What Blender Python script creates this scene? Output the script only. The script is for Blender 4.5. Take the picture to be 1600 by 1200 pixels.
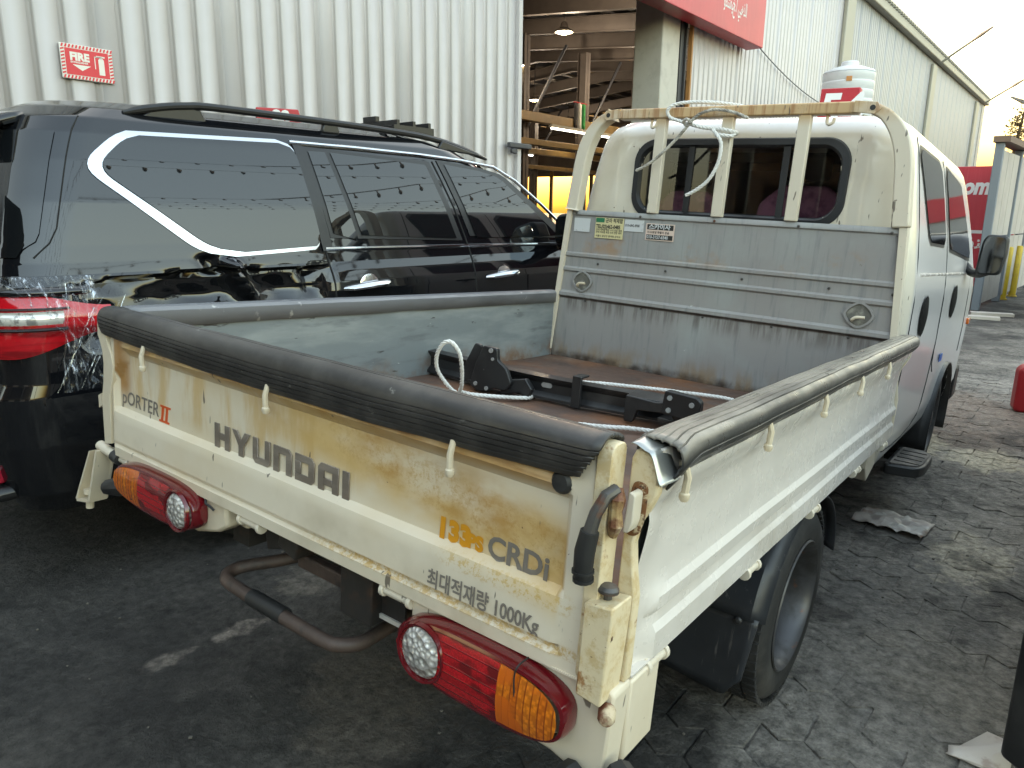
import bpy, math, random
from math import sin, cos, pi, radians, sqrt, exp
from mathutils import Matrix, Vector, noise as mnoise
random.seed(7)
scene = bpy.context.scene
for _o in list(bpy.data.objects): bpy.data.objects.remove(_o)

# ------------------------------------------------------------------ camera
cam_d = bpy.data.cameras.new('camera'); cam = bpy.data.objects.new('camera', cam_d)
scene.collection.objects.link(cam)
cam_d.sensor_width = 36.0; cam_d.lens = 1151.755 / 1600 * 36.0
cam_d.clip_start = 0.05; cam_d.clip_end = 900
cam.matrix_world = Matrix(((0.78338, -0.15129, 0.60285, 0), (0.62143, 0.17205, -0.76435, 0),
                           (0.01192, 0.9734, 0.2288, 1.44), (0, 0, 0, 1)))
scene.camera = cam
# ------------------------------------------------------------------ sky, sun, exposure
SUN_EL, SUN_AZ = 5.0, -65.0          # degrees; azimuth measured from +Y towards +X
world = bpy.data.worlds.new('World'); scene.world = world; world.use_nodes = True
wn = world.node_tree; wn.nodes.clear()
sky = wn.nodes.new('ShaderNodeTexSky'); sky.sky_type = 'NISHITA'; sky.sun_disc = False
sky.sun_elevation = radians(SUN_EL); sky.sun_rotation = radians(SUN_AZ)
sky.air_density = 1.0; sky.dust_density = 5.5; sky.ozone_density = 0.0; sky.altitude = 0
bg = wn.nodes.new('ShaderNodeBackground'); bg.inputs['Strength'].default_value = 0.15
wo = wn.nodes.new('ShaderNodeOutputWorld')
wn.links.new(sky.outputs[0], bg.inputs[0]); wn.links.new(bg.outputs[0], wo.inputs[0])
sun_d = bpy.data.lights.new('sun', 'SUN'); sun_d.energy = 0.6; sun_d.angle = radians(1.0); sun_d.color = (1, .72, .42)
sun = bpy.data.objects.new('sun', sun_d); scene.collection.objects.link(sun)
_sd = Vector((sin(radians(SUN_AZ)) * cos(radians(SUN_EL)), cos(radians(SUN_AZ)) * cos(radians(SUN_EL)), sin(radians(SUN_EL))))
sun.rotation_euler = _sd.to_track_quat('Z', 'Y').to_euler(); sun.location = (0, 0, 30)
scene.view_settings.view_transform = 'Standard'; scene.view_settings.look = 'None'
scene.view_settings.gamma = 1.0; scene.view_settings.use_curve_mapping = False
scene.view_settings.exposure = 3.95
scene.render.engine = 'CYCLES'
scene.cycles.use_denoising = True
scene.cycles.max_bounces = 8; scene.cycles.transparent_max_bounces = 10
scene.cycles.sample_clamp_indirect = 6.0; scene.cycles.caustics_reflective = False; scene.cycles.caustics_refractive = False

# ------------------------------------------------------------------ helpers
TM = Matrix(((0.99901, -0.02551, 0.03639, -1.3153), (0.0235, 0.99822, 0.0548, 0.8278),
             (-0.03773, -0.05389, 0.99783, 0.096), (0, 0, 0, 1)))       # truck frame -> place
COL = scene.collection.objects
def lin(c): return c / 12.92 if c <= 0.04045 else ((c + 0.055) / 1.055) ** 2.4
def S(r, g, b): return (lin(r / 255), lin(g / 255), lin(b / 255), 1)
def sm(a, b, x):
    t = min(1, max(0, (x - a) / (b - a))); return t * t * (3 - 2 * t)
def lerp(a, b, t): return a + (b - a) * t
def interp(tab, x):
    if x <= tab[0][0]: return tab[0][1:]
    for p, q in zip(tab, tab[1:]):
        if x <= q[0]:
            t = (x - p[0]) / (q[0] - p[0]); return tuple(lerp(a, b, t) for a, b in zip(p[1:], q[1:]))
    return tab[-1][1:]
def nz(x, y, z=0.0): return mnoise.noise(Vector((x, y, z)))

class MB:
    def __init__(s): s.v = []; s.f = []; s.m = []
    def add(s, vs, fs, m=0):
        o = len(s.v); s.v += [tuple(v) for v in vs]; s.f += [tuple(i + o for i in f) for f in fs]; s.m += [m] * len(fs); return s
    def box(s, lo, hi, m=0, rot=None, piv=None):
        x0, y0, z0 = lo; x1, y1, z1 = hi
        vs = [(x0,y0,z0),(x1,y0,z0),(x1,y1,z0),(x0,y1,z0),(x0,y0,z1),(x1,y0,z1),(x1,y1,z1),(x0,y1,z1)]
        if rot is not None:
            c = Vector(piv if piv else ((x0+x1)/2, (y0+y1)/2, (z0+z1)/2)); vs = [rot @ (Vector(v) - c) + c for v in vs]
        return s.add(vs, [(0,3,2,1),(4,5,6,7),(0,1,5,4),(1,2,6,5),(2,3,7,6),(3,0,4,7)], m)
    def cyl(s, p0, p1, r0, r1=None, n=16, m=0, caps=True):
        r1 = r0 if r1 is None else r1
        p0 = Vector(p0); p1 = Vector(p1); d = (p1 - p0).normalized()
        a = d.orthogonal().normalized(); b = d.cross(a)
        vs = []
        for p, r in ((p0, r0), (p1, r1)):
            for i in range(n):
                t = 2 * pi * i / n; vs.append(p + (a * cos(t) + b * sin(t)) * r)
        fs = [(i, (i+1) % n, n + (i+1) % n, n + i) for i in range(n)]
        if caps: fs += [tuple(range(n-1, -1, -1)), tuple(range(n, 2*n))]
        return s.add(vs, fs, m)
    def tube(s, pts, r, n=10, closed=False, m=0, flat=1.0, caps=True):
        P = [Vector(p) for p in pts]; N = len(P); rr = r if isinstance(r, (list, tuple)) else [r] * N
        T = []
        for i in range(N):
            a = P[(i-1) % N] if (closed or i > 0) else P[0]; b = P[(i+1) % N] if (closed or i < N-1) else P[-1]
            T.append((b - a).normalized())
        u = T[0].orthogonal().normalized(); vs = []
        for i in range(N):
            u = (u - T[i] * u.dot(T[i])); u = u.normalized() if u.length > 1e-6 else T[i].orthogonal().normalized()
            w = T[i].cross(u)
            for k in range(n):
                t = 2 * pi * k / n; vs.append(P[i] + (u * cos(t) + w * sin(t) * flat) * rr[i])
        fs = []
        for i in range(N if closed else N - 1):
            j = (i + 1) % N
            for k in range(n): fs.append((i*n+k, i*n+(k+1) % n, j*n+(k+1) % n, j*n+k))
        if not closed and caps: fs += [tuple(range(n-1, -1, -1)), tuple((N-1)*n + k for k in range(n))]
        return s.add(vs, fs, m)
    def prism(s, poly, ax, a, b, m=0):
        n = len(poly)
        def p3(u, v, w): return (w, u, v) if ax == 'x' else ((u, w, v) if ax == 'y' else (u, v, w))
        vs = [p3(u, v, a) for u, v in poly] + [p3(u, v, b) for u, v in poly]
        fs = [tuple(range(n)), tuple(range(2*n-1, n-1, -1))] + [(i, n+i, n+(i+1) % n, (i+1) % n) for i in range(n)]
        return s.add(vs, fs, m)
    def grid(s, fn, nu, nv, m=0, closed_u=False, flip=False, keep=None):
        vs = [fn(i / nu, j / nv) for j in range(nv + 1) for i in range(nu + (0 if closed_u else 1))]
        w = nu if closed_u else nu + 1; fs = []
        for j in range(nv):
            for i in range(nu):
                q = (j*w+i, j*w+(i+1) % w, (j+1)*w+(i+1) % w, (j+1)*w+i)
                if keep is not None:
                    c = [sum(vs[k][a] for k in q) / 4 for a in range(3)]
                    if not keep(*c): continue
                fs.append(q[::-1] if flip else q)
        return s.add(vs, fs, m)
    def lathe(s, prof, org, ax, n=32, m=0):
        org = Vector(org); ax = Vector(ax).normalized(); a = ax.orthogonal().normalized(); b = ax.cross(a)
        vs = [org + ax * h + (a * cos(2*pi*i/n) + b * sin(2*pi*i/n)) * r for r, h in prof for i in range(n)]
        fs = [(j*n+i, j*n+(i+1) % n, (j+1)*n+(i+1) % n, (j+1)*n+i) for j in range(len(prof)-1) for i in range(n)]
        return s.add(vs, fs, m)
    def build(s, name, mats, parent=None, M=None, bevel=0, seg=2, ang=35, solid=0, kind=None, tri=False):
        me = bpy.data.meshes.new(name); me.from_pydata(s.v, [], s.f)
        if not isinstance(mats, (list, tuple)): mats = [mats]
        for x in mats: me.materials.append(x)
        if len(mats) > 1: me.polygons.foreach_set('material_index', s.m)
        me.polygons.foreach_set('use_smooth', [True] * len(me.polygons)); me.validate(); me.update()
        me.set_sharp_from_angle(angle=radians(ang))
        return link(name, me, parent, M, bevel, seg, solid, kind)
def link(name, me, parent=None, M=None, bevel=0, seg=2, solid=0, kind=None):
    o = bpy.data.objects.new(name, me); COL.link(o)
    if parent is not None: o.parent = parent
    if M is not None: o.matrix_local = M
    if solid:
        md = o.modifiers.new('thick', 'SOLIDIFY'); md.thickness = solid; md.offset = -1
    if bevel:
        md = o.modifiers.new('edge', 'BEVEL'); md.width = bevel; md.segments = seg; md.limit_method = 'ANGLE'; md.angle_limit = radians(40)
    if kind: o['kind'] = kind
    return o
def thing(name, label, cat, M=None, group=None, loc=None):
    o = bpy.data.objects.new(name, None); COL.link(o); o.empty_display_size = .2
    if M is not None: o.matrix_world = M
    if loc is not None: o.location = loc
    return tag(o, label, cat, group)
def tag(o, label, cat, group=None):
    o['label'] = label; o['category'] = cat
    if group: o['group'] = group
    return o
def copy_tree(o, M=None, label=None):
    c = o.copy(); COL.link(c)
    if M is not None: c.matrix_world = M
    if label: c['label'] = label
    for ch in list(o.children):
        d = ch.copy(); COL.link(d); d.parent = c
        for g in list(ch.children):
            e = g.copy(); COL.link(e); e.parent = d
    return c
def T(x, y, z, rz=0): return Matrix.Translation((x, y, z)) @ Matrix.Rotation(rz, 4, 'Z')

def text_bm(body, size, mb, place, m=0, ext=0.0, bold=0.0, shear=0.0, space=1.0, align='LEFT', sx=1.0):
    """place(u, v, w) -> 3D point; letters become real mesh"""
    cu = bpy.data.curves.new('t', 'FONT'); cu.body = body; cu.size = size; cu.offset = bold; cu.shear = shear
    cu.space_character = space; cu.align_x = align; cu.extrude = ext; cu.resolution_u = 3
    ob = bpy.data.objects.new('t', cu); COL.link(ob)
    dg = bpy.context.evaluated_depsgraph_get(); me = bpy.data.meshes.new_from_object(ob.evaluated_get(dg))
    mb.add([place(v.co.x * sx, v.co.y, v.co.z) for v in me.vertices], [tuple(p.vertices) for p in me.polygons], m)
    bpy.data.objects.remove(ob); bpy.data.curves.remove(cu); bpy.data.meshes.remove(me)
    return mb

# ------------------------------------------------------------------ materials
def nodes(name):
    mt = bpy.data.materials.new(name); mt.use_nodes = True; nt = mt.node_tree; nt.nodes.clear()
    out = nt.nodes.new('ShaderNodeOutputMaterial'); p = nt.nodes.new('ShaderNodeBsdfPrincipled')
    nt.links.new(p.outputs[0], out.inputs[0]); return mt, nt, p
def nd(nt, t, **kw):
    n = nt.nodes.new(t)
    for k, v in kw.items():
        if k in n.inputs: n.inputs[k].default_value = v
        else: setattr(n, k, v)
    return n
def mrange(nt, val, a, b, c=0.0, d=1.0, smooth=True):
    n = nt.nodes.new('ShaderNodeMapRange'); n.interpolation_type = 'SMOOTHSTEP' if smooth else 'LINEAR'
    nt.links.new(val, n.inputs[0]); n.inputs[1].default_value = a; n.inputs[2].default_value = b
    n.inputs[3].default_value = c; n.inputs[4].default_value = d; return n.outputs[0]
def mth(nt, op, a, b=None):
    n = nt.nodes.new('ShaderNodeMath'); n.operation = op
    for i, x in enumerate((a, b)):
        if x is None: continue
        if isinstance(x, (int, float)): n.inputs[i].default_value = x
        else: nt.links.new(x, n.inputs[i])
    return n.outputs[0]
def mixc(nt, fac, a, b):
    n = nt.nodes.new('ShaderNodeMix'); n.data_type = 'RGBA'
    for idx, x in ((0, fac), (6, a), (7, b)):
        if isinstance(x, (tuple, list)): n.inputs[idx].default_value = x
        elif isinstance(x, (int, float)): n.inputs[idx].default_value = x
        else: nt.links.new(x, n.inputs[idx])
    return n.outputs[2]
def noise_n(nt, vec, scale, detail=4, rough=.55, stretch=(1, 1, 1), off=(0, 0, 0), dist=0.0):
    mp = nt.nodes.new('ShaderNodeMapping'); mp.inputs['Scale'].default_value = stretch; mp.inputs['Location'].default_value = off
    nt.links.new(vec, mp.inputs[0])
    n = nt.nodes.new('ShaderNodeTexNoise'); n.inputs['Scale'].default_value = scale; n.inputs['Detail'].default_value = detail
    n.inputs['Roughness'].default_value = rough; n.inputs['Distortion'].default_value = dist
    nt.links.new(mp.outputs[0], n.inputs['Vector']); return n.outputs[0]
def weather(name, base, rough=.5, metal=0.0, coat=0.0, layers=(), bump=None, rough_var=0.0, spec=.5, coords='Object', coat_rough=.08, sheen=0):
    """base paint + stacked wear layers: dict(col, scale, lo, hi, amt, stretch, off, at=[(axis, a, b, c, d)...], rough)"""
    mt, nt, p = nodes(name)
    tc = nt.nodes.new('ShaderNodeTexCoord'); vec = tc.outputs[coords]
    if coords == 'World': pass
    sx = nt.nodes.new('ShaderNodeSeparateXYZ'); nt.links.new(vec, sx.inputs[0])
    col = base; rgh = rough
    for i, L in enumerate(layers):
        v = noise_n(nt, vec, L.get('scale', 3), L.get('detail', 5), L.get('nr', .6), L.get('stretch', (1, 1, 1)), L.get('off', (i*3.1, i*1.7, i*2.3)), L.get('dist', 0))
        fac = mrange(nt, v, L.get('lo', .5), L.get('hi', .7))
        for axn, a, b, c, d in L.get('at', ()):        # trapezoid window along an axis: up a-b, down c-d
            src = sx.outputs['XYZ'.index(axn)] if axn != 'T' else mth(nt, 'ADD', sx.outputs[2], mth(nt, 'MULTIPLY', sx.outputs[0], .15))
            fac = mth(nt, 'MULTIPLY', fac, mrange(nt, src, a, b)); fac = mth(nt, 'MULTIPLY', fac, mrange(nt, src, c, d, 1, 0))
        fac = mth(nt, 'MULTIPLY', fac, L.get('amt', 1.0))
        col = mixc(nt, fac, col, L['col'])
        if 'rough' in L:
            n = nt.nodes.new('ShaderNodeMix'); nt.links.new(fac, n.inputs[0])
            if isinstance(rgh, (int, float)): n.inputs[2].default_value = rgh
            else: nt.links.new(rgh, n.inputs[2])
            n.inputs[3].default_value = L['rough']; rgh = n.outputs[0]
    if rough_var:
        v = noise_n(nt, vec, 14, 5); d = mrange(nt, v, .3, .7, -rough_var, rough_var, False)
        rgh = mth(nt, 'ADD', rgh, d)
    if isinstance(col, (tuple, list)): p.inputs['Base Color'].default_value = col
    else: nt.links.new(col, p.inputs['Base Color'])
    if isinstance(rgh, (int, float)): p.inputs['Roughness'].default_value = rgh
    else: nt.links.new(rgh, p.inputs['Roughness'])
    p.inputs['Metallic'].default_value = metal; p.inputs['Coat Weight'].default_value = coat
    p.inputs['Coat Roughness'].default_value = coat_rough; p.inputs['Specular IOR Level'].default_value = spec
    if bump:
        if isinstance(bump[0], (int, float)): bump = [bump]
        nrm = None
        for sc_, st, dist, *strc in bump:
            v = noise_n(nt, vec, sc_, 6, .6, strc[0] if strc else (1, 1, 1))
            b = nt.nodes.new('ShaderNodeBump'); b.inputs['Strength'].default_value = st; b.inputs['Distance'].default_value = dist
            nt.links.new(v, b.inputs['Height'])
            if nrm is not None: nt.links.new(nrm, b.inputs['Normal'])
            nrm = b.outputs[0]
        nt.links.new(nrm, p.inputs['Normal'])
    return mt
def plain(name, c, rough=.5, metal=0.0, coat=0.0, **kw):
    return weather(name, c, rough, metal, coat, **kw)
def emit(name, c, st):
    mt, nt, p = nodes(name); p.inputs['Base Color'].default_value = c
    p.inputs['Emission Color'].default_value = c; p.inputs['Emission Strength'].default_value = st; return mt

RUST = (.17, .055, .018, 1); RUSTY = (.36, .20, .065, 1); DUST = (.22, .19, .15, 1); GRIME = (.055, .048, .04, 1)
CH = dict(col=(.10, .045, .02, 1), scale=22, lo=.665, hi=.70, amt=.85, detail=8, nr=.7, rough=.8)           # paint chips
SC = dict(col=(.08, .06, .045, 1), scale=40, lo=.70, hi=.73, amt=.8, stretch=(1, 1, .25), detail=2)
M = {}
M['paint'] = weather('white_paint', (.69, .645, .595, 1), .26, coat=.4, layers=[
    dict(col=(.55, .53, .46, 1), scale=1.6, lo=.4, hi=.8, amt=.5), dict(col=(.36, .31, .23, 1), scale=4, lo=.4, hi=.75, amt=.45, at=[('Z', .0, .1, .68, .80)]),
    dict(CH, scale=34, lo=.735, hi=.75), dict(CH, scale=80, lo=.72, hi=.74, off=(3, 5, 8)), dict(col=(.5, .49, .45, 1), scale=5, lo=.58, hi=.75, amt=.2, stretch=(1, 2, .4), off=(4, 4, 4))], rough_var=.06, bump=[(60, .02, .002)])
M['cream'] = weather('aged_cream_paint', (.67, .59, .46, 1), .42, coat=.08, layers=[
    dict(col=(.52, .42, .26, 1), scale=2.5, lo=.4, hi=.75, amt=.6),
    dict(CH), dict(CH, scale=45, lo=.69, hi=.72, off=(9, 4, 2)), dict(SC)], rough_var=.08, bump=[(90, .04, .002)])
OC = (.44, .235, .05, 1); BR = (.25, .115, .03, 1)
M['tail'] = weather('tailgate_paint', (.71, .63, .50, 1), .42, coat=.08, layers=[
    dict(col=(.60, .47, .28, 1), scale=2.2, lo=.4, hi=.75, amt=.6),
    dict(col=(.62, .42, .16, 1), scale=2.6, lo=.33, hi=.56, amt=.9, stretch=(.8, 1, 1.5), off=(.4, 0, .35), at=[('T', .82, .90, .96, 1.04), ('X', -.35, .0, .69, .70)]),
    dict(col=OC, scale=4.5, lo=.44, hi=.62, amt=.85, stretch=(.8, 1, 1.5), off=(2.4, 0, .9), at=[('T', .87, .92, .96, 1.04), ('X', -.25, .05, .69, .70)]),
    dict(col=OC, scale=75, lo=.46, hi=.66, amt=.6, off=(1.3, 0, .35), nr=.8, at=[('T', .875, .925, .96, 1.0), ('X', .0, .25, .69, .70)]),
    dict(col=OC, scale=3, lo=.30, hi=.6, amt=.85, stretch=(1, 1, 2), off=(5, 1, 4), at=[('Z', .935, .96, 1.2, 1.3), ('X', -.72, -.70, .69, .70)]),
    dict(col=BR, scale=9, lo=.45, hi=.62, amt=.8, stretch=(.5, 1, 3), off=(5, 1, 4), at=[('Z', .955, .968, .985, .995), ('X', -.72, -.68, .69, .70)]),
    dict(col=(.36, .17, .035, 1), scale=3.5, lo=.25, hi=.55, amt=.95, off=(2, 3, 1), at=[('X', -.745, -.735, -.715, -.66), ('Z', .79, .86, 1.2, 1.3)]),
    dict(col=(.55, .36, .13, 1), scale=4, lo=.45, hi=.62, amt=.7, stretch=(3, 1, .6), off=(7, 3, 1), at=[('X', -.74, -.7, .1, .3), ('Z', .79, .84, 1.2, 1.3)]),
    dict(col=(.50, .30, .06, 1), scale=70, lo=.42, hi=.58, amt=.8, off=(3, 3, 5), nr=.8, at=[('Z', .674, .682, .692, .703), ('X', .0, .2, .72, .76)]),
    dict(col=(.55, .36, .10, 1), scale=80, lo=.48, hi=.6, amt=.8, off=(8, 3, 5), nr=.8, at=[('Z', .745, .757, .77, .79), ('X', .40, .5, .70, .74)]),
    dict(col=(.40, .33, .22, 1), scale=3, lo=.45, hi=.7, amt=.5, off=(6, 6, 6), at=[('Z', .5, .6, .72, .80)]),
    dict(CH, lo=.70, hi=.72), dict(CH, scale=60, lo=.70, hi=.72, off=(9, 4, 2)), dict(SC, lo=.72, hi=.74)], rough_var=.08, bump=[(90, .05, .002)])
M['rustedge'] = weather('rust_bitten_cream', (.68, .57, .38, 1), .48, layers=[
    dict(col=(.50, .34, .13, 1), scale=30, lo=.45, hi=.65, amt=.6, nr=.75), dict(col=(.30, .13, .035, 1), scale=14, lo=.60, hi=.66, amt=.9), dict(col=(.07, .03, .015, 1), scale=16, lo=.665, hi=.69, amt=1, off=(3, 1, 7)), dict(CH, scale=50, lo=.67, hi=.69)], bump=[(60, .25, .003)])
M['zinc'] = weather('grey_bed_paint', (.27, .258, .25, 1), .48, layers=[
    dict(col=(.32, .34, .33, 1), scale=3, lo=.45, hi=.75, amt=.6), dict(col=(.14, .15, .16, 1), scale=9, lo=.5, hi=.75, amt=.5, stretch=(6, 6, .5)),
    dict(col=(.24, .16, .085, 1), scale=7, lo=.38, hi=.66, amt=.8, stretch=(2.5, 1, .8), at=[('Z', .5, .6, .75, .85)]),
    dict(col=(.07, .05, .04, 1), scale=9, lo=.4, hi=.62, amt=.6, stretch=(5, 1, .5), off=(2, 2, 2), at=[('Z', .93, 1.01, 1.03, 1.04)]),
    dict(col=(.05, .035, .03, 1), scale=6, lo=.25, hi=.5, amt=.9, off=(2, 2, 9), at=[('Z', 1.018, 1.024, 1.032, 1.038)]), dict(col=(.05, .035, .028, 1), scale=7, lo=.35, hi=.6, amt=.95, off=(1, 2, 5), at=[('Z', .5, .6, .742, .775)]),
    dict(col=(.33, .17, .06, 1), scale=5, lo=.50, hi=.66, amt=.6, off=(4.4, 1, 2.1), at=[('Z', 1.22, 1.27, 1.31, 1.36)]),
    dict(col=(.5, .5, .48, 1), scale=35, lo=.72, hi=.75, amt=.7), dict(CH, lo=.69, hi=.71)], rough_var=.1, bump=[(40, .06, .003)])
M['zinc_side'] = weather('scraped_blue_grey_paint', (.165, .185, .195, 1), .5, layers=[
    dict(col=(.27, .29, .29, 1), scale=6, lo=.48, hi=.7, amt=.75, stretch=(1, .3, 1.6)), dict(col=(.11, .12, .13, 1), scale=12, lo=.54, hi=.68, amt=.8, stretch=(1, .25, 1.5), off=(3, 2, 5)),
    dict(col=(.5, .5, .47, 1), scale=26, lo=.68, hi=.72, amt=.8, stretch=(1, .5, 1)), dict(col=(.035, .03, .03, 1), scale=32, lo=.66, hi=.70, amt=.9, stretch=(1, .2, 1), off=(1, 7, 3)),
    dict(col=(.16, .08, .035, 1), scale=6, lo=.4, hi=.62, amt=.9, at=[('Z', .5, .6, .75, .84)])], rough_var=.1, bump=[(30, .12, .004)])
M['floor'] = weather('rusty_bed_floor', (.105, .062, .045, 1), .62, layers=[
    dict(col=(.20, .085, .035, 1), scale=3.5, lo=.45, hi=.68, amt=.8), dict(col=(.05, .038, .034, 1), scale=5, lo=.5, hi=.72, amt=.75, off=(4, 5, 6)),
    dict(col=(.24, .20, .16, 1), scale=2.5, lo=.55, hi=.75, amt=.5, off=(1, 8, 2)), dict(col=(.35, .3, .25, 1), scale=60, lo=.68, hi=.74, amt=.5)], rough_var=.15, bump=[(30, .25, .004)])
M['rubber'] = weather('black_rail_rubber', (.030, .028, .027, 1), .40, layers=[
    dict(col=(.12, .11, .10, 1), scale=7, lo=.42, hi=.72, amt=.7, stretch=(.4, .4, 1), at=[('Z', .99, 1.04, 2, 3)]), dict(col=(.07, .065, .06, 1), scale=12, lo=.4, hi=.7, amt=.7), dict(col=(.30, .29, .27, 1), scale=26, lo=.67, hi=.74, amt=.7),
    dict(col=(.25, .05, .02, 1), scale=9, lo=.72, hi=.75, amt=.8, off=(6.3, 2, 1))], rough_var=.12, bump=[(40, .2, .003)])
M['rubber2'] = weather('worn_side_rubber', (.03, .029, .028, 1), .36, layers=[
    dict(col=(.30, .27, .225, 1), scale=5, lo=.32, hi=.62, amt=.85, stretch=(1.5, .3, 1), at=[('Z', 1.02, 1.045, 2, 3)]), dict(col=(.05, .045, .04, 1), scale=30, lo=.55, hi=.66, amt=.6, stretch=(1, .2, 1)), dict(col=(.30, .29, .27, 1), scale=26, lo=.67, hi=.74, amt=.6)], rough_var=.12, bump=[(40, .2, .003)])
M['rail_grey'] = weather('scuffed_grey_rail', (.16, .165, .18, 1), .4, layers=[
    dict(col=(.07, .072, .08, 1), scale=5, lo=.45, hi=.7, amt=.8, stretch=(1, .3, 1)), dict(col=(.45, .45, .44, 1), scale=16, lo=.66, hi=.72, amt=.8)], rough_var=.1)
M['plastic'] = weather('black_plastic', (.018, .018, .019, 1), .45, layers=[dict(col=(.06, .058, .055, 1), scale=6, lo=.5, hi=.8, amt=.6)], rough_var=.12, bump=[(70, .15, .002)])
M['guard'] = weather('dusty_mudguard_plastic', (.02, .022, .026, 1), .42, layers=[dict(col=(.05, .052, .06, 1), scale=3, lo=.45, hi=.75, amt=.7), dict(col=(.22, .22, .22, 1), scale=60, lo=.72, hi=.75, amt=.6), dict(col=(.12, .115, .11, 1), scale=18, lo=.62, hi=.7, amt=.6, stretch=(5, 5, .5))], rough_var=.1)
M['tyre'] = weather('tyre_rubber', (.018, .0175, .017, 1), .7, layers=[dict(col=(.075, .068, .06, 1), scale=7, lo=.45, hi=.75, amt=.7)], bump=[(60, .3, .003)])
M['rim'] = weather('dirty_steel_rim', (.075, .075, .08, 1), .36, metal=.4, layers=[dict(col=(.03, .027, .024, 1), scale=7, lo=.42, hi=.68, amt=.85, rough=.7), dict(col=RUST, scale=15, lo=.62, hi=.7, amt=.5)])
M['chassis'] = weather('chassis_black', (.025, .022, .02, 1), .6, layers=[dict(col=(.11, .055, .03, 1), scale=9, lo=.5, hi=.7, amt=.7), dict(col=(.09, .08, .07, 1), scale=4, lo=.5, hi=.75, amt=.5)], bump=[(40, .3, .004)])
M['pipe'] = weather('rusty_pipe', (.075, .052, .043, 1), .55, layers=[dict(col=(.14, .095, .075, 1), scale=9, lo=.45, hi=.7, amt=.6), dict(col=(.03, .026, .024, 1), scale=14, lo=.52, hi=.68, amt=.7)], bump=[(80, .4, .003)])
M['rusted'] = weather('rust_on_cream', (.42, .29, .13, 1), .6, layers=[dict(col=(.14, .045, .018, 1), scale=22, lo=.4, hi=.58, amt=1), dict(col=(.6, .5, .34, 1), scale=12, lo=.55, hi=.65, amt=.9, off=(4, 4, 1))], bump=[(60, .5, .004)])
M['guardbar'] = weather('chipped_cream_frame', (.63, .565, .455, 1), .42, layers=[
    dict(col=(.50, .31, .12, 1), scale=3, lo=.3, hi=.55, amt=.8, at=[('Z', 1.80, 1.85, 3, 4)]), dict(col=(.30, .12, .035, 1), scale=9, lo=.46, hi=.64, amt=.65, stretch=(6, 1, .5), at=[('Z', 1.845, 1.86, 3, 4)]), dict(CH, scale=26, lo=.67, hi=.70), dict(CH, scale=14, lo=.69, hi=.71, off=(3, 8, 1)), dict(SC, lo=.69, hi=.72)], bump=[(60, .1, .002)])
M['cabrear'] = weather('cab_rear_paint', (.68, .625, .52, 1), .25, coat=.5, layers=[
    dict(col=(.73, .70, .68, 1), scale=1, lo=0, hi=.01, amt=1, at=[('Y', 2.31, 2.36, 9, 10)]),
    dict(col=(.73, .70, .68, 1), scale=1, lo=0, hi=.01, amt=1, at=[('Z', 1.80, 1.84, 9, 10)]),
    dict(col=(.50, .42, .28, 1), scale=3, lo=.45, hi=.75, amt=.5, at=[('Y', 0, .1, 2.30, 2.36)]), dict(CH, scale=18, lo=.655, hi=.68, at=[('Y', 0, .1, 2.30, 2.34)]), dict(SC, lo=.69, hi=.72, at=[('Y', 0, .1, 2.30, 2.34)])])
M['steel'] = weather('bare_steel', (.10, .095, .09, 1), .45, metal=.6, layers=[dict(col=RUST, scale=20, lo=.5, hi=.65, amt=.7, rough=.8)])
M['grip'] = plain('grip_rubber', (.02, .02, .02, 1), .5)
M['chrome'] = plain('chrome', (.66, .67, .69, 1), .12, metal=1)
def lens_mat(name, c0, c1, c2, kind):
    mt, nt, p = nodes(name); tc = nt.nodes.new('ShaderNodeTexCoord'); v = tc.outputs['Object']
    sp = nt.nodes.new('ShaderNodeSeparateXYZ'); nt.links.new(v, sp.inputs[0]); cb = nt.nodes.new('ShaderNodeCombineXYZ')
    nt.links.new(sp.outputs[0], cb.inputs[0]); nt.links.new(sp.outputs[2], cb.inputs[1])
    bk = nt.nodes.new('ShaderNodeTexBrick'); bk.inputs['Scale'].default_value = 1; nt.links.new(cb.outputs[0], bk.inputs['Vector'])
    if kind == 'red': bk.inputs['Brick Width'].default_value = .9; bk.inputs['Row Height'].default_value = .017; bk.inputs['Mortar Size'].default_value = .0016; bk.inputs['Mortar Smooth'].default_value = 1
    else: bk.inputs['Brick Width'].default_value = .014; bk.inputs['Row Height'].default_value = .5; bk.inputs['Mortar Size'].default_value = .002; bk.inputs['Mortar Smooth'].default_value = 1
    bk.inputs['Color1'].default_value = c0; bk.inputs['Color2'].default_value = c1; bk.inputs['Mortar'].default_value = c2
    fine = nt.nodes.new('ShaderNodeTexVoronoi'); fine.inputs['Scale'].default_value = 330 if kind == 'red' else 120; fine.distance = 'CHEBYCHEV'; nt.links.new(cb.outputs[0], fine.inputs['Vector'])
    c = mixc(nt, mth(nt, 'MULTIPLY', mrange(nt, fine.outputs['Distance'], .1, .6), .55), bk.outputs[0], c2)
    c = mixc(nt, mrange(nt, noise_n(nt, v, 14, 2, .5, (1, 1, 2.2)), .5, .6), c, c2 if kind == 'red' else c1)
    nt.links.new(c, p.inputs['Base Color']); p.inputs['Roughness'].default_value = .25
    b = nt.nodes.new('ShaderNodeBump'); b.inputs['Strength'].default_value = .35; b.inputs['Distance'].default_value = .004; nt.links.new(bk.outputs['Fac'], b.inputs['Height']); nt.links.new(b.outputs[0], p.inputs['Normal'])
    p.inputs['Coat Weight'].default_value = 1; p.inputs['Coat Roughness'].default_value = .03
    gn = nt.nodes.new('ShaderNodeNewGeometry'); nt.links.new(gn.outputs['Normal'], p.inputs['Coat Normal']); return mt
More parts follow.
